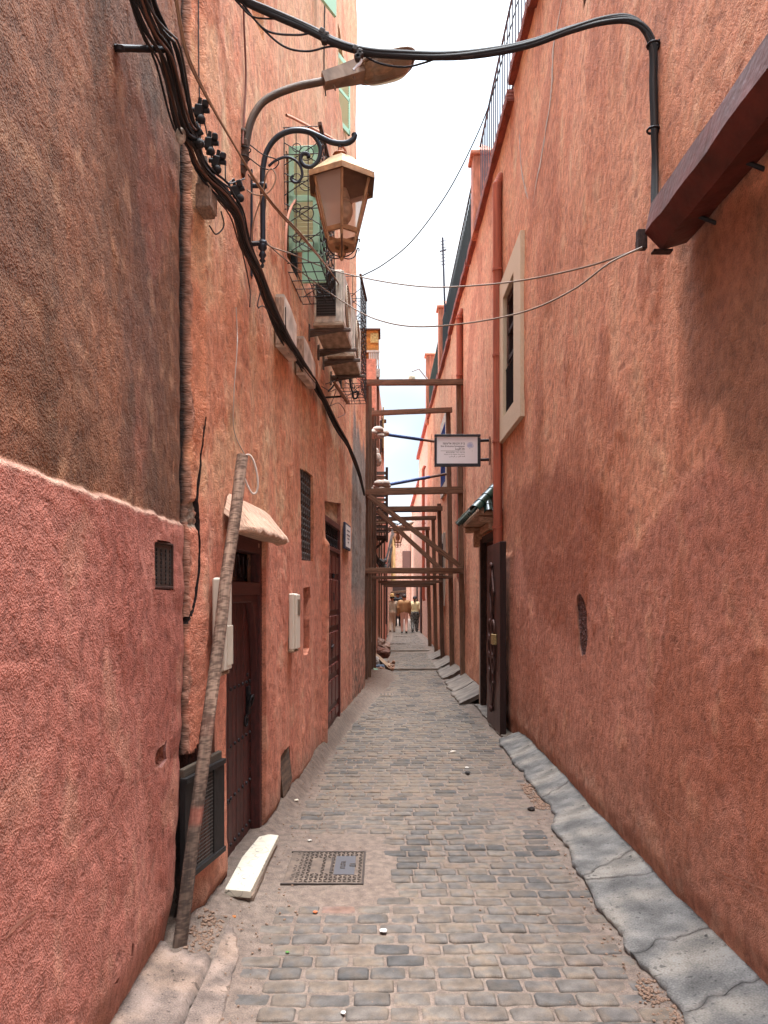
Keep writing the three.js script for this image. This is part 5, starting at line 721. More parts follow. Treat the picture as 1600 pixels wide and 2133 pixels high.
// ---------------------------------------------------------------- cables
function bundle(name, label, pts, n, spread, r, sag = 0, pool = [cableMat, cableMat, cableMat2]) {   // n strands wander about the line through pts
  const o = thing(name, label, 'cable', pts[0].clone()), c = new THREE.CatmullRomCurve3(pts), m = pts.length * 3;
  for (let k = 0; k < n; k++) { const q = [], ph = k / n * 6.28; for (let i = 0; i <= m; i++) { const t = i / m, p = c.getPoint(t), a = ph + 2.2 * t * 3 + 0.8 * noise(t * 5, k * 3 + 1), w = spread * (0.55 + 0.55 * noise(t * 4 + k, k * 7)) * (n > 12 ? lerp(1.2, 0.38, t) : 1); q.push(p.add(V(Math.cos(a) * w * 0.6, Math.sin(a) * w - sag * (k / n) * Math.abs(Math.sin(t * Math.PI * (pts.length - 1) * 0.5)), Math.cos(a + 1) * w * 0.5))); } part('strand', tube(q, r * (0.7 + 0.6 * rnd()), m * 3, 6), pool[k % pool.length], o); }
  return o;
}
const wallL2 = (px, py, n) => { const [d, h] = onL(px, py); return d < 3.86 ? V(-1.042 + n, h, -d) : PL(d, h, n + dispB(d, h)); };
const thickRun = [[214, -50, 0.12], [246, 20, 0.12], [290, 110, 0.12], [330, 232, 0.11], [352, 285, 0.11], [378, 335, 0.10], [412, 395, 0.12], [440, 425, 0.13], [475, 505, 0.11], [500, 555, 0.10], [535, 630, 0.09], [565, 690, 0.09], [600, 742, 0.07], [640, 790, 0.07], [668, 835, 0.06], [690, 880, 0.06], [715, 930, 0.06], [738, 985, 0.07], [752, 1030, 0.05]].map(([x, y, n]) => wallL2(x, y, n));
const mainRun = bundle('cable_bundle', 'thick tangled bundle of black cables sloping along the whole left wall', thickRun, 22, 0.095, 0.0055, 0.06, [cableMat, cableMat, cableMat2, cableMat, std(L(96, 66, 54), { roughness: 0.8 }), std(L(58, 48, 44), { roughness: 0.85 }), std(L(38, 36, 38), { roughness: 0.8 })]);
for (const [x, y, s] of [[359, 232, 0.85], [347, 287, 0.9], [382, 300, 0.85], [398, 338, 0.85], [440, 400, 0.9]]) part('cable_joint', (() => { const p = wallL2(x, y, 0.13), q = new THREE.Matrix4().makeRotationFromEuler(new THREE.Euler(rr(-0.3, 0.3), 0, rr(-0.5, 0.5))).setPosition(p), g = [box(0.05 * s, 0.07 * s, 0.05 * s, 0, 0, 0, 0.01), box(0.035 * s, 0.04 * s, 0.035 * s, 0.03, 0.035, 0.01, 0.008), rod(V(0, -0.06 * s, 0), V(0, 0.07 * s, 0), 0.010, 6), rod(V(-0.04, 0, 0), V(0.05, 0.01, 0), 0.012, 6), dot(0.02, -0.04, 0.02, 0.022, 1)]; return on(q, g); })(), std(L(30, 29, 32), { roughness: 0.75 }), mainRun);
part('hook', [rod(wallL2(238, 100, 0.0), wallL2(284, 103, 0.12), 0.013, 8), rod(wallL2(238, 96, 0.02), wallL2(239, 106, 0.02), 0.02, 8)], blackIron, mainRun); part('insulator', new THREE.SphereGeometry(0.035, 10, 8).scale(0.7, 1.1, 0.7).translate(...wallL2(331, 283, 0.10).toArray()), worn(L(214, 206, 196)), mainRun);
for (const [k, pts] of [[[500, 560, 500, 650], 1], [[478, 520, 455, 470], 1], [[600, 748, 592, 815], 1]].entries()) { void k; void pts; }
const loops = [[[440, 425], [470, 520], [486, 600], [486, 640]], [[395, 470], [410, 488], [425, 470], [418, 440]], [[515, 590], [500, 640], [520, 640], [560, 690]], [[650, 805], [672, 815], [684, 812], [670, 850]], [[672, 845], [690, 840], [702, 860], [688, 870]], [[560, 690], [585, 735], [620, 780], [650, 812]], [[400, 350], [425, 330], [430, 380], [452, 372]], [[372, 290], [366, 240], [385, 250], [398, 330]]].map((l) => tube(l.map(([x, y]) => wallL2(x, y, 0.10)), 0.004, 24, 5));
part('loose_strand', loops, cableMat2, mainRun); for (const [a, b, c, d] of [[430, 383, 452, 372], [470, 505, 486, 505], [655, 800, 676, 790], [560, 690, 548, 640]]) part('cable_tie', rod(wallL2(a, b, 0.12), wallL2(c, d, 0.16), 0.004, 5), cableMat2, mainRun);
bundle('cable_bundle', 'thin pair of tan cables strung in front of the black bundle on the left', [[285, -20, 0.16], [310, 100, 0.16], [345, 180, 0.17], [400, 290, 0.20], [450, 375, 0.22], [490, 430, 0.24], [540, 490, 0.30], [590, 545, 0.32], [640, 592, 0.30], [662, 612, 0.26]].map(([x, y, n]) => wallL2(x, y, n)), 2, 0.012, 0.006, 0, [tanWire]);
const over = bundle('overhead_cable', 'twisted black overhead cable crossing the alley to the right wall', [at(440, -70, 4.15), at(500, -8, 4.2), at(560, 22, 4.25), at(640, 58, 4.3), at(700, 88, 4.3), at(760, 106, 4.32), at(840, 114, 4.35), at(920, 118, 4.36), at(1000, 112, 4.36), at(1100, 93, 4.35), at(1190, 62, 4.34), at(1262, 43, 4.32), at(1312, 41, 4.30), at(1342, 58, 4.28), at(1360, 95, 4.27), at(1362, 180, 4.27), at(1364, 265, 4.27), at(1365, 345, 4.27), at(1364, 440, 4.2)], 6, 0.028, 0.013);
part('clamp', [[676, 76], [746, 112]].flatMap(([x, y]) => [0, 1, 2, 3, 4].map((i) => box(0.035, 0.035, 0.04, 0, 0, 0, 0.008).rotateZ(i * 1.3).translate(...at(x + 5 * Math.sin(i * 2.4), y + 9 * Math.cos(i * 1.7), 4.3).toArray()))), std(L(44, 36, 34), { roughness: 0.7 }), over);
for (const py of [88, 265]) part('wall_clip', [new THREE.TorusGeometry(0.034, 0.007, 6, 14).rotateX(Math.PI / 2).translate(...at(1361, py + 6, 4.27).toArray()), rod(at(1361, py + 4, 4.27), V(1.60, hAt(py, 4.25), -4.27), 0.008, 6), box(0.012, 0.05, 0.03, 0, 0, 0).translate(1.585, hAt(py, 4.25), -4.27)], blackIron, over);
part('loose_strand', [tube([at(490, 0, 4.2), at(520, 30, 4.22), at(560, 66, 4.25), at(620, 73, 4.28), at(660, 68, 4.3), at(690, 88, 4.3)], 0.006, 40, 5), tube([at(500, 0, 4.2), at(540, 52, 4.24), at(590, 96, 4.27), at(640, 107, 4.3), at(690, 97, 4.3), at(730, 104, 4.31), at(760, 118, 4.32)], 0.006, 44, 5), tube([at(500, 12, 4.2), at(530, 36, 4.22), at(600, 42, 4.3), at(650, 60, 4.3)], 0.005, 30, 5), tube([at(752, 112, 4.32), at(790, 132, 4.34), at(840, 140, 4.36), at(880, 132, 4.36), at(915, 120, 4.36)], 0.006, 30, 5)], cableMat, over);
bundle('rope', 'white rope end hanging from the overhead cable clamp', [at(746, 118, 4.3), at(752, 128, 4.3), at(742, 140, 4.3), at(737, 146, 4.3)], 3, 0.008, 0.008, 0, [std(L(226, 226, 230))]);
const run = (name, label, P, r, mat) => { const o = thing(name, label, 'wire', P[0].clone()); part('strand', tube(P, r, P.length * 10, 5), mat, o); return o; };
run('wire', 'upper thin pale wire sagging across the alley to the dark trunking', [onWallL(497, 364, 0.05), onWallL(520, 410, 0.1), at(550, 500, 5.2), at(610, 530, 6.0), at(690, 562, 6.6), at(750, 577, 6.6), at(820, 590, 6.2), at(900, 598, 5.7), at(1000, 594, 5.1), at(1100, 582, 4.6), at(1220, 556, 4.2), at(1300, 530, 3.9), at(1338, 517, 3.82)], 0.0055, std(L(128, 110, 96), { roughness: 0.6 }));
run('wire', 'lower thin pale wire sagging across the alley to the dark trunking', [at(546, 497, 5.2), at(600, 545, 6.0), at(680, 605, 6.6), at(750, 650, 6.6), at(800, 670, 6.2), at(860, 680, 5.7), at(940, 677, 5.2), at(1040, 662, 4.7), at(1120, 640, 4.4), at(1200, 600, 4.1), at(1270, 548, 3.9), at(1338, 515, 3.82)], 0.0055, std(L(128, 110, 96), { roughness: 0.6 }));
run('wire', 'single dark wire dropping from the right roof railing to the left cage', [at(1082, -10, 8.4), at(1050, 110, 8.5), at(1020, 215, 8.6), at(985, 300, 8.7), at(930, 405, 8.9), at(860, 500, 9.1), at(800, 550, 9.3), at(752, 576, 9.45)], 0.007, cableMat);
run('wire', 'thin wire loop coiled below the street lamp clamp', [at(503, 355, 4.85), at(505, 380, 4.85), at(520, 400, 4.85), at(545, 407, 4.85), at(565, 395, 4.85), at(575, 370, 4.85), at(566, 352, 4.85), at(555, 365, 4.85), at(545, 410, 4.9), at(527, 470, 4.95), at(523, 540, 4.98), at(525, 580, 4.98)], 0.005, tanWire);
run('wire', 'thin dark wire looping from the lamp clamp to the lantern bracket', [at(505, 290, 4.78), at(525, 305, 4.8), at(548, 322, 4.9), at(580, 335, 4.95), at(570, 352, 4.95), at(548, 350, 4.95), at(520, 330, 4.85)], 0.004, cableMat);

// ---------------------------------------------------------------- boxes, trunking and units on the walls
{ // dark red metal trunking along the right wall
  const o = thing('metal_awning_box', 'dark red dented metal box beam along the upper right wall', 'awning box', V(1.5, 3.6, -3)), prof = [[-0.03, 0.0], [-0.17, -0.04], [-0.245, 0.045], [-0.215, 0.20], [-0.10, 0.25], [-0.02, 0.26]], n = 26, P = [], I = [], U = [], d0 = 3.83, d1 = 1.2, hB = 3.575;
  const m = prof.length; for (let i = 0; i <= n; i++) prof.forEach(([x, y], j) => { const d = lerp(d0, d1, i / n), k = 0.006 * noise(d * 4, j * 3) + (i < 2 ? 0.012 * noise(j * 5.3, i) : 0); P.push(1.60 + x + k, hB + y + 0.012 * fbm(d * 2, j, 2) - 0.006 * (d0 - d), -d - (i === 0 ? 0.02 * noise(j * 2.2, 4) : 0)); U.push(d, j * 0.14); });
  for (let i = 0; i < n; i++) for (let j = 0; j < m; j++) { const a = i * m + j, b = i * m + (j + 1) % m; I.push(a, a + m, b, b, a + m, b + m); } for (let j = 1; j < m - 1; j++) I.push(0, j, j + 1);
  let g = new THREE.BufferGeometry(); g.setAttribute('position', new THREE.Float32BufferAttribute(P, 3)); g.setAttribute('uv', new THREE.Float32BufferAttribute(U, 2)); g.setIndex(I); g = g.toNonIndexed(); g.computeVertexNormals();
  part('box', g, worn(L(104, 46, 40), { roughness: 0.55, metalness: 0.15, bumpScale: 0.004, side: THREE.DoubleSide }), o);
  part('end_bracket', [box(0.05, 0.10, 0.04, 1.345, 3.60, -3.86), box(0.012, 0.05, 0.05, 1.325, 3.575, -3.86), box(0.10, 0.012, 0.05, 1.44, 3.525, -3.83)], worn(L(70, 46, 42), { metalness: 0.3 }), o);
  for (const z of [-3.55, -3.1, -2.6]) part('bracket', rod(V(1.60, 3.53, z), V(1.50, 3.57, z), 0.010), blackIron, o);
}
function meter(px0, b, py0, py1, t, label, vents) {
  const a = dL(px0), hA = hAt(py0, a), hB = hAt(py1, a), o = thing('meter_box', label, 'meter box', PL(a, hB), undefined), w = b - a, F = FLm(a, 0, 0.01), m = std(L(214, 206, 190), { roughness: 0.6, bumpMap: blotchBump, bumpScale: 0.001 }), H = hA - hB, y = (hA + hB) / 2;
  part('case', on(F, box(w, H, t, w / 2, y, t / 2, 0.015)), m, o); part('lid', on(F, box(w - 0.02, H - 0.02, 0.02, w / 2, y, t + 0.008, 0.008)), m, o);
  if (vents) part('ridge', on(F, [...Array(5).keys()].map((i) => box(0.012, H * 0.42, 0.01, w * (0.35 + 0.14 * i), y - H * 0.22, t + 0.02, 0.003))), m, o); else part('window', on(F, [box(w * 0.55, H * 0.28, 0.012, w * 0.6, y + H * 0.26, t + 0.017, 0.004)]), std(L(120, 112, 98), { roughness: 0.3 }), o);
  part('base_edge', on(F, box(w + 0.012, 0.02, t, w / 2, hB - 0.008, t / 2, 0.006)), worn(L(178, 150, 124)), o); return o;
}
meter(437, 4.24, 1203, 1402, 0.055, 'large cream meter box behind the leaning pole', true); meter(598, 6.42, 1236, 1355, 0.05, 'narrow cream meter box between the studded door and the grille window', false);
function cover(px0, px1, py0, py1, label) { const a = dL(px0), b = dL(px1), h1 = hAt(py0, a), h0 = hAt(py1, a), o = thing('cable_cover', label, 'cable cover', PL(a, h0), 'white cable covers on the left wall'), F = FLm(a, 0, 0.02), w = b - a; part('board', on(F, slab([[0, h0], [w, h0 + 0.05], [w, h1 - 0.05], [w * 0.4, h1], [0, h1]], 0.06, 0.006)), worn(L(246, 232, 220), { bumpScale: 0.004 }), o); part('side', on(F, box(0.012, h1 - h0 - 0.03, 0.07, -0.004, (h0 + h1) / 2, 0.03)), worn(L(216, 186, 166), { bumpScale: 0.006 }), o); }
cover(570, 597, 615, 722, 'nearer white cable cover above the black bundle'); cover(614, 639, 702, 780, 'farther white cable cover nearly touching the black bundle');
{ const o = thing('junction_box', 'small grey junction box half hidden behind the cable bundle', 'junction box', wallL2(400, 450, 0)); part('case', on(FLm(onL(392, 440)[0] + 0.05, 0, 0.03), [box(0.14, 0.13, 0.07, 0.0, hAt(440, 4.02), 0.03, 0.01), box(0.03, 0.24, 0.05, -0.02, hAt(400, 4.02), 0.02, 0.006)]), worn(L(168, 146, 132)), o); part('lid', on(FLm(onL(392, 440)[0] + 0.05, 0, 0.03), box(0.12, 0.11, 0.012, 0, hAt(440, 4.02), 0.07, 0.006)), worn(L(186, 166, 152)), o); }
{ const o = thing('floodlight', 'small flat floodlight tilted out of the left wall below the air conditioners', 'floodlight', onWallL(680, 830)); part('panel', on(FLm(dL(680), 0, 0.16).multiply(new THREE.Matrix4().makeTranslation(0, 4.08, 0)).multiply(new THREE.Matrix4().makeRotationX(-0.6)), box(0.22, 0.26, 0.03, 0.05, 0, 0, 0.008)), worn(L(170, 130, 108)), o); part('bracket', [rod(onWallL(676, 828, 0), onWallL(684, 826, 0.16), 0.012, 6)], blackIron, o); }
function airCon(d0, d1, label) {
  const o = thing('air_conditioner', label, 'air conditioner', PL(d0, 4.36), 'air conditioner units on the left wall'), w = d1 - d0, F = FLm(d0, 0, 0), y0 = 4.38, y1 = 4.90, z0 = 0.07, z1 = 0.35, m = worn(L(242, 238, 230), { roughness: 0.55, bumpScale: 0.0008 }), zc = (z0 + z1) / 2, yc = (y0 + y1) / 2;
  part('body', on(F, box(w, y1 - y0, z1 - z0, w / 2, yc, zc, 0.018)), m, o);
  part('front_panel', on(F, box(w - 0.01, y1 - y0 - 0.02, 0.016, w / 2, yc, z1 + 0.004, 0.006)), m, o);
  const r = []; for (let i = 0; i < 9; i++) r.push(new THREE.TorusGeometry(0.03 + i * 0.023, 0.005, 4, 28).translate(w * 0.42, yc, z1 + 0.018)); r.push(box(0.42, 0.01, 0.008, w * 0.42, yc, z1 + 0.017, 0), box(0.01, 0.42, 0.008, w * 0.42, yc, z1 + 0.017, 0)); part('fan_grille', on(F, r), worn(L(206, 188, 168)), o, STUFF); part('fan_opening', on(F, new THREE.CylinderGeometry(0.225, 0.225, 0.006, 28).rotateX(Math.PI / 2).translate(w * 0.42, yc, z1 + 0.012)), std(L(58, 52, 50)), o);
  part('side_vent', on(F, [box(0.012, (y1 - y0) * 0.82, (z1 - z0) * 0.68, -0.004, yc + 0.02, zc - 0.02, 0.003)]), std(L(40, 36, 36)), o); const sv = []; for (let i = 0; i < 16; i++) sv.push(box(0.006, 0.006, (z1 - z0) * 0.66, -0.012, y0 + 0.07 + i * 0.026, zc - 0.02, 0)); part('side_louvres', on(F, sv), std(L(74, 68, 66)), o, STUFF);
  part('base_plate', on(F, box(w + 0.01, 0.03, z1 - z0 + 0.02, w / 2, y0 - 0.01, zc, 0.006)), worn(L(204, 184, 164)), o);
  for (const x of [0.08, w - 0.06]) part('bracket', on(F, [box(0.04, 0.028, 0.42, x, y0 - 0.042, 0.21, 0.004), slab([[0, 0], [0.30, 0], [0, -0.05]], 0.006, 0).rotateY(-Math.PI / 2).translate(x, y0 - 0.06, 0.01), box(0.04, 0.16, 0.02, x, y0 - 0.06, 0.01, 0.004)]), worn(L(120, 106, 100), { metalness: 0.3, roughness: 0.5 }), o);
}
airCon(7.18, 7.92, 'nearer air conditioner unit on steel brackets below the first window cage'); airCon(8.12, 8.86, 'farther air conditioner unit beside the second window cage');
run('wire', 'dark hose looping below the farther air conditioner', [onWallL(690, 722, 0.1), onWallL(692, 760, 0.12), onWallL(684, 800, 0.08), onWallL(678, 815, 0.03)], 0.01, cableMat2);
run('wire', 'tangle of black wire hanging under the second window cage', [at(735, 775, 9.5), at(730, 800, 9.5), at(736, 818, 9.5), at(745, 815, 9.5), at(744, 828, 9.5), at(737, 830, 9.5), at(735, 820, 9.5), at(728, 790, 9.5), at(722, 770, 9.5)], 0.012, cableMat);
{ const o = thing('wall_plaque', 'white framed plaque beside the panelled door', 'plaque', onWallL(720, 1147)), d = dL(713.5), F = FLm(d, 0, 0.03 + dispB(d, 2.5)), w = 0.62, h0 = hAt(1145, d + 0.3), h1 = hAt(1087, d); part('frame', on(F, box(w, h1 - h0, 0.03, w / 2, (h0 + h1) / 2, 0, 0.006)), worn(L(84, 92, 120)), o); part('face', on(F, box(w - 0.07, h1 - h0 - 0.06, 0.01, w / 2, (h0 + h1) / 2, 0.013, 0)), std(L(228, 222, 218)), o); part('lettering', on(F, [[0.08, 0.30], [0.02, 0.36], [-0.03, 0.22], [-0.08, 0.12]].map(([y, ww]) => box(ww, 0.018, 0.003, w / 2, (h0 + h1) / 2 + y, 0.019, 0))), std(L(110, 104, 110)), o); }

// ---------------------------------------------------------------- the hanging sign
{
  const d = 11.03, o = thing('hanging_sign', 'white hanging sign in a black frame lettered Slat El-Azama Synagogue', 'sign', V(1.57, 3.8, -d)), cx = (905 + 1001) / 2, w = 96 * d / FL, h = 67 * d / FL, C = at(cx, 938.5, d);
  const W = 1024, H = 700, cv = document.createElement('canvas'); cv.width = W; cv.height = H; const x = cv.getContext('2d'); x.fillStyle = '#e6e5ea'; x.fillRect(0, 0, W, H);
  x.fillStyle = 'rgba(150,160,205,0.30)'; for (const [a, b, r] of [[810, 210, 60], [850, 190, 55], [880, 240, 50], [830, 250, 55], [790, 240, 40]]) { x.beginPath(); x.arc(a, b, r, 0, 7); x.fill(); } x.fillStyle = '#333'; for (const [a, b] of [[880, 260], [826, 312], [885, 370]]) { x.beginPath(); x.arc(a, b, 6, 0, 7); x.fill(); }
  x.strokeStyle = x.fillStyle = '#1d1b20'; x.textAlign = 'right'; x.font = 'bold 56px sans-serif'; x.fillText('Slat El-Azama Synagogue', 700, 268, 600); x.lineCap = 'square';
  x.fillRect(100, 366, 600, 7); x.font = '35px sans-serif'; x.fillText('Musée juif de Mellah, Marrakech', 700, 470, 560);
  const G = { 'ב': [[0, 0, 1, 0, 1, 1], [0, 1, 1.2, 1]], 'י': [[0.6, 0, 0.9, 0, 0.9, 0.45]], 'ת': [[0, 0, 1, 0, 1, 1], [0.25, 0, 0.25, 1, 0, 1]], 'ה': [[0, 0, 1, 0, 1, 1], [0.2, 0.4, 0.2, 1]], 'כ': [[0, 0, 0.8, 0, 1, 0.3, 1, 0.7, 0.8, 1, 0, 1]], 'נ': [[0.4, 0, 0.8, 0, 0.8, 1, 0.2, 1]], 'ס': [[0, 0, 1, 0, 1, 0.5, 0.6, 1, 0.4, 1, 0.1, 0.5, 0.1, 0]], 'א': [[0, 0, 1, 1], [1, 0, 0.7, 0.6], [0.3, 0.35, 0, 1]], 'ל': [[0.1, -0.4, 0.1, 0, 1, 0, 1, 0.4, 0.5, 1]], 'ע': [[0.1, 0, 0.5, 0.8], [1, 0, 0.9, 0.6, 0.5, 0.9, 0, 1]], 'ז': [[0.3, 0, 0.8, 0], [0.6, 0, 0.6, 1]], 'מ': [[0.1, 0, 0.3, 0.3, 0, 1], [0.2, 0.2, 0.6, 0, 1, 0.2, 1, 1, 0.5, 1]], 'ו': [[0.5, 0, 0.9, 0, 0.9, 1]], 'ז2': [], 'י2': [], 'ד': [[0, 0, 1.1, 0], [0.85, 0, 0.85, 1]], 'ח': [[0, 0, 1, 0, 1, 1], [0.1, 0, 0.1, 1]], 'ר': [[0, 0, 0.8, 0, 1, 0.2, 1, 1]], 'ק': [[0, 0, 1, 0, 1, 0.6, 0.7, 0.8], [0.15, 0.4, 0.15, 1.4]], 'ש': [[0, 0, 0.2, 1, 0.8, 1, 1.1, 0], [0.55, 0, 0.4, 0.6]] };
  const heb = (t, xr, y, s, lw) => { x.lineWidth = lw; let px = xr; for (const c of t) { if (c === ' ') { px -= s * 0.55; continue; } const k = G[c], nar = 'יוזנ'.includes(c) ? 0.55 : 0.85; for (const l of k) { x.beginPath(); for (let i = 0; i < l.length; i += 2) { const a = px - s * nar + l[i] * s * nar * 0.8, b = y - s + l[i + 1] * s; i ? x.lineTo(a, b) : x.moveTo(a, b); } x.stroke(); } px -= s * nar + lw * 0.8; } };
  heb('בית הכנסת אלעזמה', 700, 200, 38, 8); heb('מוזיאון יהודי המלאח מרקש'.replace(/[^א-ת ]|ן/g, 'נ'), 700, 418, 23, 4.5);
  const ar = (y, s, lw, segs) => { x.lineWidth = lw; x.lineCap = 'round'; for (const l of segs) { x.beginPath(); for (let i = 0; i < l.length; i += 2) { const a = 700 - l[i] * s, b = y - l[i + 1] * s; i ? x.lineTo(a, b) : x.moveTo(a, b); } x.stroke(); } };
  // written by hand: right to left, baseline at 0, one unit = one alif
  ar(335, 44, 8, [[0, 0.5, 0.25, 0.55, 0.35, 0.1, 0, 0.1, 0.7, 0.1, 0.8, 1.0], [1.0, 1.0, 0.75, 0.1], [1.15, 0.1, 1.2, 0.4, 1.7, 0.4, 1.7, 0.1, 1.15, 0.1], [1.35, 0.75, 1.37, 0.75], [1.55, 0.75, 1.57, 0.75], [2.4, 0, 2.4, 1], [2.7, 1, 2.7, 0.1, 3.0, 0.1, 3.0, 0.5, 3.4, 0.5, 3.1, 0.1, 3.7, 0.1], [3.9, 0.3, 3.8, -0.3, 3.5, -0.4], [3.9, 0.7, 3.92, 0.7], [4.1, 0.1, 4.3, 0.4, 4.5, 0.1, 4.9, 0.1, 4.9, 0.4, 5.3, 0.4, 5.3, 0.1, 4.9, 0.1], [5.0, 0.75, 5.02, 0.75], [5.2, 0.75, 5.22, 0.75]]);
  ar(524, 30, 4.5, [[0, 0, 0, 1], [0.3, 1, 0.3, 0.1, 0.7, 0.1, 0.7, 0.5, 1.0, 0.1, 1.8, 0.1, 1.9, 0.5, 2.3, 0.1, 2.7, 0.1], [1.3, 0.7, 1.32, 0.7], [2.5, 0.8, 2.52, 0.8], [3.4, 0, 3.4, 1], [3.7, 1, 3.7, 0.1, 4.3, 0.1, 4.4, 0.5, 4.7, 0.1, 4.9, -0.3, 5.3, -0.2], [4.1, -0.3, 4.12, -0.3], [5.3, 0.5, 5.6, 0.1, 5.9, 0.3], [6.6, 0.4, 6.8, 0.1, 7.2, -0.3, 7.7, 0], [7.3, -0.6, 7.32, -0.6], [8.2, 0.1, 8.5, 0.1, 8.5, 1.0, 8.7, 0.1, 9.1, 0.4, 9.4, -0.2, 9.0, -0.5], [10, 0.1, 10.3, 0.4, 10.5, 0.1, 10.8, -0.3], [11, 1, 11, 0.1, 11.8, 0.1, 12.2, -0.4, 12.9, -0.1, 13, 0.4]]);
  const t = new THREE.CanvasTexture(cv); t.colorSpace = THREE.SRGBColorSpace;
  part('frame', [box(w, 0.035, 0.05, C.x, C.y + h / 2 - 0.0175, C.z), box(w, 0.045, 0.05, C.x, C.y - h / 2 + 0.0225, C.z), box(0.035, h - 0.082, 0.05, C.x - w / 2 + 0.0175, C.y - 0.005, C.z), box(0.045, h - 0.082, 0.05, C.x + w / 2 - 0.0225, C.y - 0.005, C.z), box(w - 0.04, h - 0.04, 0.02, C.x, C.y, C.z - 0.008)], std(L(34, 32, 40), { roughness: 0.5 }), o);
  part('panel', new THREE.PlaneGeometry(w - 0.075, h - 0.078).translate(C.x - 0.005, C.y + 0.004, C.z + 0.012), new THREE.MeshStandardMaterial({ map: t, roughness: 0.55 }), o);
  for (const py of [918, 958]) part('arm', rod(at(1000, py, d), at(1023, py - 1, d), 0.022, 8), blackIron, o); part('wall_plate', box(0.02, 0.42, 0.06, 1.575, C.y, C.z), worn(L(180, 140, 120)), o);
}

// ---------------------------------------------------------------- timber shoring frames
{
  const tones = [L(160, 124, 102), L(148, 114, 96), L(170, 134, 112), L(138, 106, 88), L(176, 142, 120)].map((c) => wood(c)), T = () => tones[Math.floor(rnd() * 5)];
  const fr = (label, d, xl_, xr_, top, beams, braces = [], t = 0.105) => {
    const o = thing('timber_frame', label, 'timber frame', V((xl_ + xr_) / 2, 0, -d), 'timber shoring frames across the alley');
    part('post', beam(V(xl_ - 0.02, -0.02, -d + 0.15), V(xl_, top, -d), t, t, V(0, 0, 1)), T(), o); part('post', beam(V(xr_ + 0.06, -0.02, -d), V(xr_ - 0.03, top, -d), t, t * 1.1, V(0, 0, 1)), T(), o);
    part('post', beam(V(xl_ + 0.055, 0, -d - 0.13), V(xl_ + 0.07, top * 0.99, -d - 0.13), t * 0.7, t * 0.55, V(0, 0, 1)), T(), o);
    for (const [h0, h1, s] of beams) part('beam', beam(V(xl_ - 0.04, h0, -d + 0.11), V(xr_ + 0.05, h1, -d + 0.11), t * 0.9, s ?? 0.12), T(), o);
    for (const [xa, ha, xb, hb] of braces) part('brace', beam(V(xa, ha, -d + 0.22), V(xb, hb, -d + 0.22), 0.07, 0.10), T(), o);
    return o;
  };
  fr('nearest tall timber shoring frame with three beams and a diagonal brace', 14.5, -0.345, 1.49, 5.95, [[2.21, 2.21, 0.115], [3.74, 3.78, 0.14], [5.87, 5.88, 0.11]], [[-0.30, 3.66, 1.46, 2.30]]);
  fr('second timber shoring frame with a tilted top beam', 16.5, -0.27, 1.46, 5.9, [[2.115, 2.13, 0.075], [5.76, 5.84, 0.11]], [[-0.15, 3.6, 1.36, 2.2]]);
  fr('third timber shoring frame, only half as tall as the nearest', 19.2, -0.20, 1.46, 4.1, [[2.075, 2.08, 0.07], [3.95, 3.97, 0.13]]);
  fr('fourth timber shoring frame behind the half-height one', 21.1, -0.15, 1.43, 3.95, [[2.045, 2.04, 0.065], [3.88, 3.92, 0.12]]);
  fr('farthest timber shoring frame nearest the walking people', 23.8, -0.07, 1.42, 3.9, [[2.015, 2.01, 0.07], [3.82, 3.86, 0.12]], [], 0.12);
  const blue = worn(L(40, 76, 140), { roughness: 0.6 }), rust = worn(L(112, 84, 72)), rag = worn(L(196, 184, 176), { bumpScale: 0.01 });
  const prop = (label, a, b) => { const o = thing('steel_prop', label, 'prop', a.clone(), 'blue steel props across the alley'), m = a.clone().lerp(b, 0.72); part('tube', rod(a, m, 0.035, 8), blue, o); part('inner_tube', rod(m, b, 0.030, 8), rust, o); const g = []; for (let i = 0; i < 9; i++) g.push(new THREE.IcosahedronGeometry(rr(0.05, 0.10), 1).scale(1.3, 0.8, 1).translate(a.x + rr(-0.10, 0.22), a.y + rr(-0.08, 0.06), a.z + rr(-0.06, 0.08))); part('wrapping', g, rag, o); };
  prop('upper blue steel prop slanting down to the hanging sign', at(783, 902, 16), at(915, 921, 16.8)); prop('lower blue steel prop rising to the right above the second beam', at(790, 1013, 15.6), at(932, 987, 16.8)); prop('level blue steel prop behind the third frame', at(786, 1065, 19.6), at(911, 1064, 19.6));
  const o = thing('crossbar', 'pale beam across the alley above the heads of the people', 'beam', at(818, 1234, 38)); part('beam', beam(at(812, 1235, 38), at(846, 1231, 38), 0.15, 0.12), wood(L(196, 170, 150)), o);
}
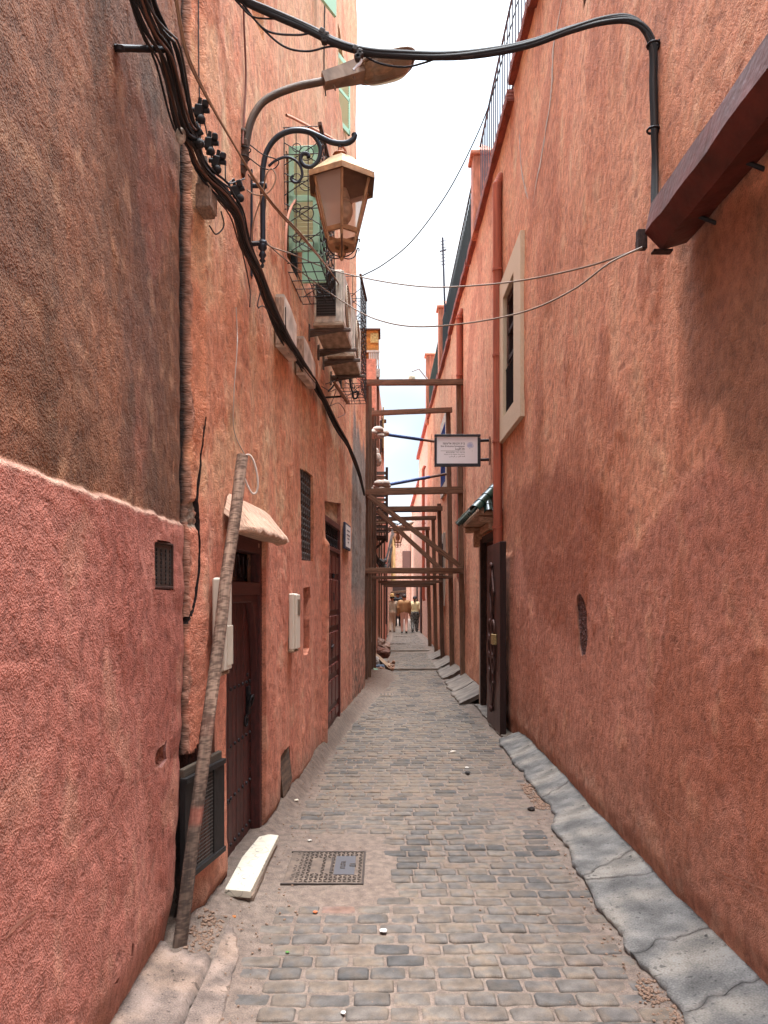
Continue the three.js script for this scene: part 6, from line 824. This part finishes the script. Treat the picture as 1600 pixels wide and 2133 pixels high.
{ // wire tangle and cloth beyond the frames at the left
  const o = thing('cable_tangle', 'tangle of dark wires and a wrapped knot under the far louvred balcony', 'cable'), g = []; const lo = [at(774, 1110, 17), at(778, 1150, 17), at(790, 1170, 17.5), at(806, 1180, 19), at(815, 1140, 22)], l2 = [at(774, 1130, 17), at(782, 1165, 17.2), at(800, 1176, 18), at(818, 1110, 23)];
  for (let k = 0; k < 5; k++) for (const l of [lo, l2]) g.push(tube(l.map((p) => p.clone().add(V(rr(-0.05, 0.05), rr(-0.12, 0.12), rr(-0.05, 0.05)))), 0.012, 24, 4)); part('strand', g, cableMat2, o); const w = []; for (let i = 0; i < 10; i++) w.push(new THREE.IcosahedronGeometry(rr(0.04, 0.1), 0).translate(...at(797 + rr(-8, 8), 1177 + rr(-9, 9), 18).toArray())); part('knot', w, worn(L(120, 128, 134)), o);
  const dk = []; for (let k = 0; k < 8; k++) dk.push(tube([at(769 + k * 1.4, 1105 + rr(0, 10), 16.9), at(770 + k * 1.3 + rr(-2, 2), 1140, 16.9), at(768 + k * 1.3 + rr(-2, 2), 1180, 16.9)], 0.02, 14, 5)); part('dark_bundle', dk, cableMat2, o);
  const cloth = thing('rag', 'crumpled white bag hanging on the far left house', 'bag', at(784, 955, 18)), cg = []; for (let i = 0; i < 8; i++) cg.push(new THREE.IcosahedronGeometry(rr(0.06, 0.13), 1).scale(0.9, 1.3, 0.8).translate(...at(783 + rr(-4, 5), 953 + rr(-12, 12), 18).toArray())); part('bag', cg, worn(L(220, 208, 200), { bumpScale: 0.01 }), cloth);
}

// ---------------------------------------------------------------- things on the ground
{ // leaning pole
  const a = V(-0.985, 0.02, -3.54), b = at(505, 950, 4.27), o = thing('pole', 'rough whitewash-spattered pole leaning against the salmon wall', 'pole', a.clone()), d = b.clone().sub(a), n = 40, q = []; for (let i = 0; i <= n; i++) { const t = i / n; q.push(a.clone().addScaledVector(d, t).add(V(0.010 * noise(t * 5, 2), 0, 0.012 * noise(t * 4, 8)))); }
  const g = new THREE.TubeGeometry(new THREE.CatmullRomCurve3(q), 420, 0.034, 12), p = g.attributes.position, C = new Float32Array(p.count * 3); for (let i = 0; i < p.count; i++) { const h = p.getY(i), th = (i % 13) / 12 * 4, s = 0.5 * noise(h * 40, th * 1.6 + 3) + 0.9 * noise(h * 95 + 7, th * 4) + 0.4 * noise(h * 4, 9), f = ss(0.6, 1.3, h), k = ss(-0.15, 0.25, s + 0.1 * f); let c = mix3(mix3(L(84, 68, 60), L(126, 102, 90), f), L(196, 168, 150), k * (0.25 + 0.65 * f)); c = mix3(c, L(176, 100, 84), 0.6 * ss(0.1, 0.4, noise(h * 7, 5)) * (1 - f)); C.set(c, i * 3); const r = 1 + 0.05 * noise(h * 50, i * 0.3); p.setXYZ(i, p.getX(i) * 1, p.getY(i), p.getZ(i)); void r; }
  g.setAttribute('color', new THREE.BufferAttribute(C, 3)); const m = new THREE.Mesh(g.translate(-a.x, -a.y, -a.z), std([1, 1, 1], { vertexColors: true, map: blotch, bumpMap: blotchBump, bumpScale: 0.006, roughness: 0.95 })); m.name = 'shaft'; m.castShadow = m.receiveShadow = true; origin.set(m, a); o.add(m);
  part('wire_loop', tube([at(508, 950, 4.27), at(520, 948, 4.28), at(530, 965, 4.29), at(537, 1000, 4.30), at(535, 1024, 4.30), at(526, 1028, 4.29), at(516, 1012, 4.28), at(508, 990, 4.27), at(507, 975, 4.27)], 0.006, 60, 6), std(L(206, 190, 178)), o);
}
{ // marble doorstep in two slabs
  const o = structure('doorstep', 'white marble doorstep of two slabs before the studded door', 'step'), m = std(L(236, 230, 216), { map: tex(256, (u, v) => { const w = Math.abs(noise(u * 5 + 0.8 * noise(u * 4, v * 4, 4), v * 5 + 0.8 * noise(u * 6 + 3, v * 6, 6), 5)), b = 0.90 + 0.08 * fbm(u * 8, v * 8, 3, 8) - 0.40 * ss(0.05, 0.0, w); return [b, b * 0.99, b * 0.96]; }, true), roughness: 0.35 });
  part('slab', boxUV(slab([[-0.90, 4.20], [-0.755, 4.17], [-0.745, 4.70], [-0.90, 4.70]].map(([x, d]) => [x, d]), 0.035, 0.004).rotateX(-Math.PI / 2), 2.2).translate(0, 0.04, 0), m, o); part('slab', boxUV(slab([[-0.90, 4.71], [-0.745, 4.71], [-0.735, 5.13], [-0.80, 5.15], [-0.86, 5.10]], 0.035, 0.004).rotateX(-Math.PI / 2), 2.2).translate(0, 0.04, 0), m, o);
  part('bedding', box(0.15, 0.09, 0.94, -0.815, 0.0, -4.66, 0.02), worn(L(176, 150, 132), { bumpScale: 0.02 }), o);
}
{ // manhole cover with raised tread
  const o = thing('manhole_cover', 'dusty rectangular iron manhole cover with raised chevron tread', 'manhole cover', V(-0.37, 0, -4.72)), x0 = -0.615, x1 = -0.135, d0 = 4.46, d1 = 5.0, y = 0.0085, m = worn(L(118, 102, 92), { roughness: 0.75, metalness: 0.15 }), dk = worn(L(80, 70, 66), { roughness: 0.7, metalness: 0.2 });
  part('cover', box(x1 - x0, 0.03, d1 - d0, (x0 + x1) / 2, y - 0.015, -(d0 + d1) / 2, 0.006), m, o);
  part('rim', [box(0.012, 0.034, d1 - d0 + 0.02, x1 + 0.006, y - 0.014, -(d0 + d1) / 2, 0.002), box(x1 - x0 + 0.02, 0.034, 0.012, (x0 + x1) / 2, y - 0.015, -d0 + 0.006, 0.002), box(x1 - x0 + 0.02, 0.034, 0.012, (x0 + x1) / 2, y - 0.015, -d1 - 0.006, 0.002)], dk, o);
  const tr = []; for (let i = 0; i < 16; i++) for (let j = 0; j < 18; j++) { const x = x0 + 0.02 + i * 0.0295, d = d0 + 0.02 + j * 0.0295; if (x < x0 + 0.05 * (1 + noise(d * 8, 3)) || (x > -0.315 && x < -0.18 && d > 4.58 && d < 4.92) || (x > -0.50 && x < -0.33 && d > 4.62 && d < 4.88 && i % 3 !== 1)) continue; tr.push(box(0.022, 0.006, 0.006, 0, 0, 0, 0).rotateY((i + j) % 2 ? 0.7 : -0.7).translate(x, y + 0.0015 - 0.003 * ss(-0.45, -0.6, x), -d)); }
  part('tread', tr, dk, o, STUFF);
  part('emblem_plate', box(0.13, 0.006, 0.32, -0.25, y + 0.0012, -4.75, 0.002), std(L(78, 76, 80), { roughness: 0.6, metalness: 0.2 }), o);
  const em = [box(0.014, 0.008, 0.26, -0.335, y + 0.001, -4.75, 0.002), new THREE.TorusGeometry(0.024, 0.005, 5, 4).rotateX(Math.PI / 2).rotateY(Math.PI / 4).translate(-0.20, y + 0.006, -4.74)]; for (let i = 0; i < 4; i++) em.push(box(0.03, 0.006, 0.008, -0.262, y + 0.005, -4.69 - i * 0.035, 0.001), box(0.008, 0.006, 0.028, -0.275 + 0.024 * (i % 2), y + 0.005, -4.705 - i * 0.03, 0.001)); part('emblem', em, dk, o);
  const o2 = thing('manhole_cover', 'small dark worn manhole cover sunk in the stones near the timber frames', 'manhole cover', V(0, 0, -12.9)); part('cover', box(0.42, 0.03, 0.34, -0.05, -0.008, -12.9, 0.006), worn(L(132, 116, 104)), o2); const t2 = []; for (let i = 0; i < 7; i++) t2.push(box(0.03, 0.012, 0.24, -0.23 + i * 0.06, 0.002, -12.9, 0.003)); part('ribs', t2, dk, o2);
  const o3 = thing('manhole_cover', 'far narrow manhole cover before the walking people', 'manhole cover', V(0.6, 0.05, -29)); part('cover', [box(0.5, 0.04, 0.4, 0.65, lift(29) + 0.0, -29.5, 0.006)], worn(L(120, 106, 98)), o3); part('ribs', [0, 1, 2, 3].map((i) => box(0.04, 0.02, 0.36, 0.5 + i * 0.1, lift(29) + 0.015, -29.5, 0.003)), dk, o3);
  const o4 = thing('manhole_cover', 'dark grating across the alley between the last two timber frames', 'manhole cover', V(0.5, 0.08, -25)); part('cover', [box(0.62, 0.04, 0.4, 0.42, lift(25) + 0.0, -25, 0.006)], worn(L(112, 100, 92)), o4); part('ribs', [0, 1, 2, 3, 4].map((i) => box(0.05, 0.02, 0.36, 0.2 + i * 0.11, lift(25) + 0.016, -25, 0.003)), dk, o4);
}
{ // litter and pebbles
  const G = (px, py) => { const p = gnd(px, py); return V(p.x, Math.max(gh(p.x, -p.z), 0.001) + 0.004, p.z); };
  const scrap = (name, label, cat, px, py, r, c, flat = 0.35) => { const p = G(px, py), o = thing(name, label, cat, p.clone()), g = new THREE.IcosahedronGeometry(r, 1), a = g.attributes.position; for (let i = 0; i < a.count; i++) { const k = 1 + 0.45 * noise(a.getX(i) / r * 1.7 + px, a.getZ(i) / r * 1.7 + py); a.setXYZ(i, a.getX(i) * k, a.getY(i) * flat * k, a.getZ(i) * k); } g.computeVertexNormals(); part(name, g.translate(p.x, p.y + r * flat * 0.3, p.z), worn(c), o); };
  scrap('paper_scrap', 'crumpled white paper scrap on the stones in the middle of the alley', 'paper', 799, 1941, 0.020, L(240, 238, 240)); scrap('bottle_cap', 'small orange scrap on a stone below the manhole cover', 'scrap', 657, 1902, 0.013, L(226, 130, 84)); scrap('wrapper', 'orange-brown wrapper on the dirt by the pole', 'wrapper', 487, 1918, 0.014, L(196, 120, 60)); scrap('paper_scrap', 'tiny white scrap near the bottom edge beside a dark stone', 'paper', 715, 2112, 0.011, L(240, 240, 240)); scrap('stone_chip', 'dark stone chip on the dust near the cement skirt', 'stone', 1107, 1688, 0.030, L(60, 52, 50), 0.7); scrap('stone_chip', 'dark chip on the stones left of the cement skirt', 'stone', 974, 1612, 0.028, L(52, 48, 50), 0.6); scrap('stone_chip', 'pale chip on the stones just above the dark chip', 'stone', 973, 1600, 0.02, L(236, 230, 226)); scrap('paper_scrap', 'white scrap on the dirt right of the loose board', 'paper', 617, 1672, 0.020, L(232, 218, 200)); scrap('paper_scrap', 'pale curled scrap on the stones before the iron door', 'paper', 944, 1567, 0.028, L(232, 224, 214)); scrap('paper_scrap', 'small white scrap above the manhole cover', 'paper', 645, 1752, 0.014, L(230, 226, 220)); scrap('leaf', 'tiny green leaf on the stones below the manhole cover', 'leaf', 599, 1985, 0.010, L(90, 150, 70), 0.15);
  const peb = [], put = (x, d, r) => { const y = Math.max(gh(x, d), x > eL(d) && x < eR(d) ? 0.0 : -1); peb.push(new THREE.IcosahedronGeometry(r, 0).scale(1, 0.6, rr(0.7, 1.3)).rotateY(rnd() * 6).translate(x, y + r * 0.2, -d)); };
  for (let i = 0; i < 900; i++) { const d = 2.8 + 9 * rnd() ** 1.6, k = rnd(); const x = k < 0.5 ? XL(d) + rr(0.03, 0.5) : k < 0.8 ? eR(d) - Math.abs(rr(0, 0.12)) : rr(eL(d), eR(d)); put(x, d, rr(0.002, k < 0.85 ? 0.009 : 0.005)); }
  for (let i = 0; i < 260; i++) { const d = 6.35 + 0.12 * noise(i, 2) + rr(-0.35, 0.45), x = eR(d) - rr(-0.02, 0.10); put(x, d, rr(0.004, 0.018)); } for (let i = 0; i < 160; i++) { const d = 3.02 + rr(-0.06, 0.35), x = eR(d) - rr(-0.03, 0.08); put(x, d, rr(0.003, 0.012)); } for (let i = 0; i < 200; i++) put(rr(-0.98, -0.84), 3.6 + rr(-0.1, 0.35), rr(0.003, 0.012));
  const o = thing('gravel', 'scattered grit and pebbles along both edges of the stones', 'gravel'); o.userData.kind = 'stuff'; part('pebbles', peb, worn(L(150, 120, 102)), o, STUFF);
  // rubbish heap at the far left
  const t = thing('rubbish_heap', 'heap of sacks and rubble by the left wall beyond the first timber frame', 'rubbish', V(-0.2, 0, -18)), sack = (x, y, d, s, c, f = 0.7) => { const g = new THREE.IcosahedronGeometry(s, 3), a = g.attributes.position; for (let i = 0; i < a.count; i++) { const k = 1 + 0.35 * noise(a.getX(i) / s * 1.8 + x * 9, a.getY(i) / s * 2.4 + a.getZ(i) / s + d); a.setXYZ(i, a.getX(i) * k * 1.15, a.getY(i) * k * f, a.getZ(i) * k); } g.computeVertexNormals(); part('sack', g.translate(x, y, -d), worn(c, { bumpScale: 0.01 }), t); };
  sack(-0.14, 0.42, 18.9, 0.24, L(150, 120, 108), 0.9); sack(-0.10, 0.30, 18.3, 0.22, L(112, 70, 56)); sack(-0.16, 0.14, 17.4, 0.20, L(140, 132, 130)); sack(-0.10, 0.08, 17.0, 0.10, L(80, 92, 116)); sack(0.02, 0.08, 17.3, 0.16, L(176, 150, 130), 0.4); sack(-0.22, 0.06, 16.4, 0.10, L(120, 150, 130), 0.5);
  part('board', [beam(V(-0.25, 0.36, -17.6), V(0.16, 0.06, -16.9), 0.12, 0.02), beam(V(-0.16, 0.66, -19), V(0.06, 0.38, -18.7), 0.06, 0.03)], wood(L(190, 160, 136)), t); const rb = []; for (let i = 0; i < 60; i++) rb.push(new THREE.IcosahedronGeometry(rr(0.02, 0.06), 0).translate(-0.1 + rr(-0.2, 0.35), rr(0.03, 0.09), -17.6 + rr(-1.0, 1.0))); part('rubble', rb, worn(L(150, 108, 86)), t, STUFF);
}

// ---------------------------------------------------------------- people
function figure(name, label, x, y, d, turn, spec) {
  const { bones, hair, extra = [] } = spec, o = thing(name, label, 'person', V(x, y, -d)), R = 66, mc = new MarchingCubes(R, new THREE.MeshBasicMaterial(), false, false, 60000), SX = 0.52, SZ = 0.52, Y0 = -0.06, SY = 1.9 / 2, half = R / 2;
  mc.isolation = 0;
  const dist = (px, py, pz, b) => { const [ax, ay, az, ra, bx, by, bz, rb] = b, ex = bx - ax, ey = by - ay, ez = bz - az, t = clamp(((px - ax) * ex + (py - ay) * ey + (pz - az) * ez) / (ex * ex + ey * ey + ez * ez + 1e-9)), dx = px - ax - ex * t, dy = py - ay - ey * t, dz = pz - az - ez * t; return Math.sqrt(dx * dx + dy * dy + dz * dz) - lerp(ra, rb, t); };
  for (let k = 0; k < R; k++) for (let j = 0; j < R; j++) for (let i = 0; i < R; i++) { const px = (i - half) / half * SX, py = (j - half) / half * SY + SY + Y0, pz = (k - half) / half * SZ; let v = 9; for (const b of bones) { const q = dist(px, py, pz, b), h = Math.max(0.035 - Math.abs(v - q), 0) / 0.035; v = Math.min(v, q) - h * h * 0.035 / 4; } mc.field[k * R * R + j * R + i] = -v; }
  mc.update();
  let g = new THREE.BufferGeometry(); const cnt = mc.count; g.setAttribute('position', new THREE.BufferAttribute(mc.positionArray.slice(0, cnt * 3), 3)); g = mergeVertices(g, 1e-4); const p = g.attributes.position, C = new Float32Array(p.count * 3), U = new Float32Array(p.count * 2);
  for (let i = 0; i < p.count; i++) { const X = p.getX(i) * SX, Y = p.getY(i) * SY + SY + Y0, Z = p.getZ(i) * SZ; p.setXYZ(i, X, Y, Z); let m = 9, c = [1, 0, 0]; for (const b of bones) { const q = dist(X, Y, Z, b); if (q < m) { m = q; c = b[8]; } } if (c.length > 3) { const f = ss(-0.1, 0.15, noise(X * 26, Y * 20) + 0.5 * noise(X * 60, Y * 48)); c = mix3(c, c.slice(3), f); } C.set(c.slice(0, 3), i * 3); U[2 * i] = X * 3; U[2 * i + 1] = Y * 3 + Z; }
  g.setAttribute('color', new THREE.BufferAttribute(C, 3)); g.setAttribute('uv', new THREE.BufferAttribute(U, 2)); g.computeVertexNormals();
  const m = new THREE.Mesh(g, std([1, 1, 1], { vertexColors: true, roughness: 0.85, bumpMap: blotchBump, bumpScale: 0.01 })); m.name = 'body'; m.castShadow = m.receiveShadow = true; o.add(m);
  for (const [n, geo, mat] of [hair, ...extra].filter(Boolean)) { const e = new THREE.Mesh(geo, mat); e.name = n; e.castShadow = e.receiveShadow = true; o.add(e); }
  o.rotation.y = turn; return o;
}
const skin = L(176, 120, 92), skin2 = L(214, 160, 130);
function walker({ h = 1.7, top, arm = top, leg, shoe, foot = 0.18, bulk = 1, legR = 1, sk = skin, armSkin = false, narrow = 1, lead = 1 }) {   // forward is -z
  const k = h / 1.7, B = [], b = (ax, ay, az, ra, bx, by, bz, rb, c) => B.push([ax * k, ay * k, az * k, ra * k, bx * k, by * k, bz * k, rb * k, c]);
  b(-0.07, 1.00, 0, 0.115 * bulk, -0.10 * narrow, 1.30, 0.01, 0.115 * bulk, top); b(0.07, 1.00, 0, 0.115 * bulk, 0.10 * narrow, 1.30, 0.01, 0.115 * bulk, top); b(-0.15 * narrow, 1.385, 0.01, 0.075, 0.15 * narrow, 1.385, 0.01, 0.075, top); b(-0.06, 0.92, 0.01, 0.115 * Math.min(1.1, bulk), 0.06, 0.92, 0.01, 0.115 * Math.min(1.1, bulk), leg);
  b(0, 1.40, 0.005, 0.058, 0, 1.52, -0.01, 0.052, sk); b(0, 1.585, -0.005, 0.082, 0, 1.63, -0.005, 0.084, sk); b(0, 1.55, -0.05, 0.05, 0, 1.57, -0.06, 0.05, sk); b(0, 1.585, -0.10, 0.014, 0, 1.57, -0.105, 0.016, sk); for (const s of [-1, 1]) b(s * 0.083, 1.60, 0.0, 0.016, s * 0.088, 1.57, 0.0, 0.013, sk);
  for (const s of [-1, 1]) {
    const f = s * lead, sx = 0.205 * narrow; b(s * sx, 1.37, 0.01, 0.064 * bulk, s * (sx + 0.05), 1.12, 0.03 + 0.03 * f, 0.05 * bulk, arm); b(s * (sx + 0.05), 1.12, 0.03 + 0.03 * f, 0.048 * bulk, s * (sx + 0.045), 0.90, -0.06 + 0.06 * f, 0.036 * bulk, armSkin ? sk : arm);
    const hx = s * (sx + 0.04), hz = -0.08 + 0.07 * f; b(s * (sx + 0.045), 0.90, -0.06 + 0.06 * f, 0.030, hx, 0.83, hz, 0.032, sk); for (let q = 0; q < 4; q++) b(hx, 0.82, hz - 0.024 + q * 0.016, 0.011, hx - s * 0.012, 0.755 - 0.012 * (q === 1 || q === 2) , hz - 0.035 + q * 0.017, 0.009, sk); b(hx, 0.85, hz - 0.03, 0.011, hx - s * 0.01, 0.80, hz - 0.058, 0.009, sk);
    const kz = -0.06 - 0.05 * f, az = 0.10 * -f + 0.02; b(s * 0.088, 0.90, 0, 0.098 * legR, s * 0.095, 0.50, kz, 0.070 * legR, leg); b(s * 0.095, 0.50, kz, 0.068 * legR, s * 0.095, 0.12, az + 0.02, 0.052 * legR, leg); b(s * 0.095, 0.05 + 0.02 * (f < 0), az + 0.03, 0.042, s * 0.105, 0.035, az - foot * 0.75, 0.036, shoe);
  }
  return B;
}
const hairCap = (k, c, len = 0) => ['hair', merge([new THREE.SphereGeometry(0.096, 16, 12, 0, Math.PI * 2, 0, 1.75).scale(0.98, 1.08, 1.05).rotateX(0.45).translate(0, 1.622, 0.006), ...(len ? [new THREE.SphereGeometry(0.05, 12, 8).translate(0, 1.60, 0.10), new THREE.CapsuleGeometry(0.028, len, 4, 8).rotateX(0.08).translate(0, 1.60 - len * 0.6, 0.105)] : [])]).scale(k, k, k), std(c, { roughness: 0.7 })];
const Gy = (d) => lift(d) + 0.003;
{
  const P = (px, d) => (px - CX) * d / FL;
  const hat = (k) => [['hat', merge([new THREE.CylinderGeometry(0.185, 0.19, 0.012, 24).translate(0, 1.665, 0), new THREE.CylinderGeometry(0.085, 0.103, 0.11, 20).translate(0, 1.72, 0), new THREE.SphereGeometry(0.085, 16, 6, 0, 6.3, 0, 1.57).scale(1, 0.35, 1).translate(0, 1.775, 0)]).scale(k, k, k), worn(L(226, 190, 130))], ['hat_band', new THREE.CylinderGeometry(0.101, 0.106, 0.035, 20).translate(0, 1.685, 0).scale(k, k, k), std(L(96, 64, 44))]];
  figure('person', 'person in a straw hat, olive jacket and beige trousers walking away', P(817, 33), Gy(33), 33, 0.05, { bones: walker({ h: 1.64, top: L(176, 160, 140), arm: L(140, 120, 104), leg: L(206, 178, 156), shoe: L(110, 80, 66), bulk: 1.12, legR: 1.1, lead: 1 }), hair: hairCap(1.64 / 1.7, L(50, 40, 36)), extra: hat(1.64 / 1.7) });
  figure('person', 'person in a puffy brown jacket and pale pink trousers walking away', P(842, 32.2), Gy(32.2), 32.2, -0.04, { bones: walker({ h: 1.68, top: L(150, 112, 74), leg: L(226, 186, 172), shoe: L(50, 48, 50), bulk: 1.38, legR: 1.0, lead: -1 }), hair: hairCap(1.68 / 1.7, L(44, 34, 32)) });
  figure('person', 'person with tied dark hair, cream top and patterned wide trousers walking away', P(864, 33.2), Gy(33.2), 33.2, -0.06, { bones: walker({ h: 1.60, top: L(238, 220, 170), leg: [...L(58, 60, 60), ...L(160, 160, 156)], shoe: L(70, 74, 72), legR: 1.5, narrow: 0.92, bulk: 1.08, armSkin: true, sk: skin2, lead: 1 }), hair: hairCap(1.6 / 1.7, L(44, 36, 36), 0.12) });
  figure('person', 'person in dark clothes half hidden behind the straw-hatted person at the left', P(806, 34.5), Gy(34.5), 34.5, 0.1, { bones: walker({ h: 1.5, top: L(40, 36, 40), leg: L(34, 32, 36), shoe: L(30, 28, 30), legR: 1.4 }), hair: hairCap(1.5 / 1.7, L(36, 30, 30)) });
  figure('person', 'tall person in black with a dark backpack ahead of the three walkers', P(829, 39), Gy(39), 39, 0, { bones: walker({ h: 1.8, top: L(40, 40, 46), leg: L(44, 44, 50), shoe: L(30, 30, 30) }), hair: hairCap(1.8 / 1.7, L(30, 28, 30)), extra: [['backpack', new RoundedBoxGeometry(0.30, 0.44, 0.18, 3, 0.06).translate(0, 1.28, 0.18), std(L(34, 36, 44))]] });
}
renderer.render(scene, camera);
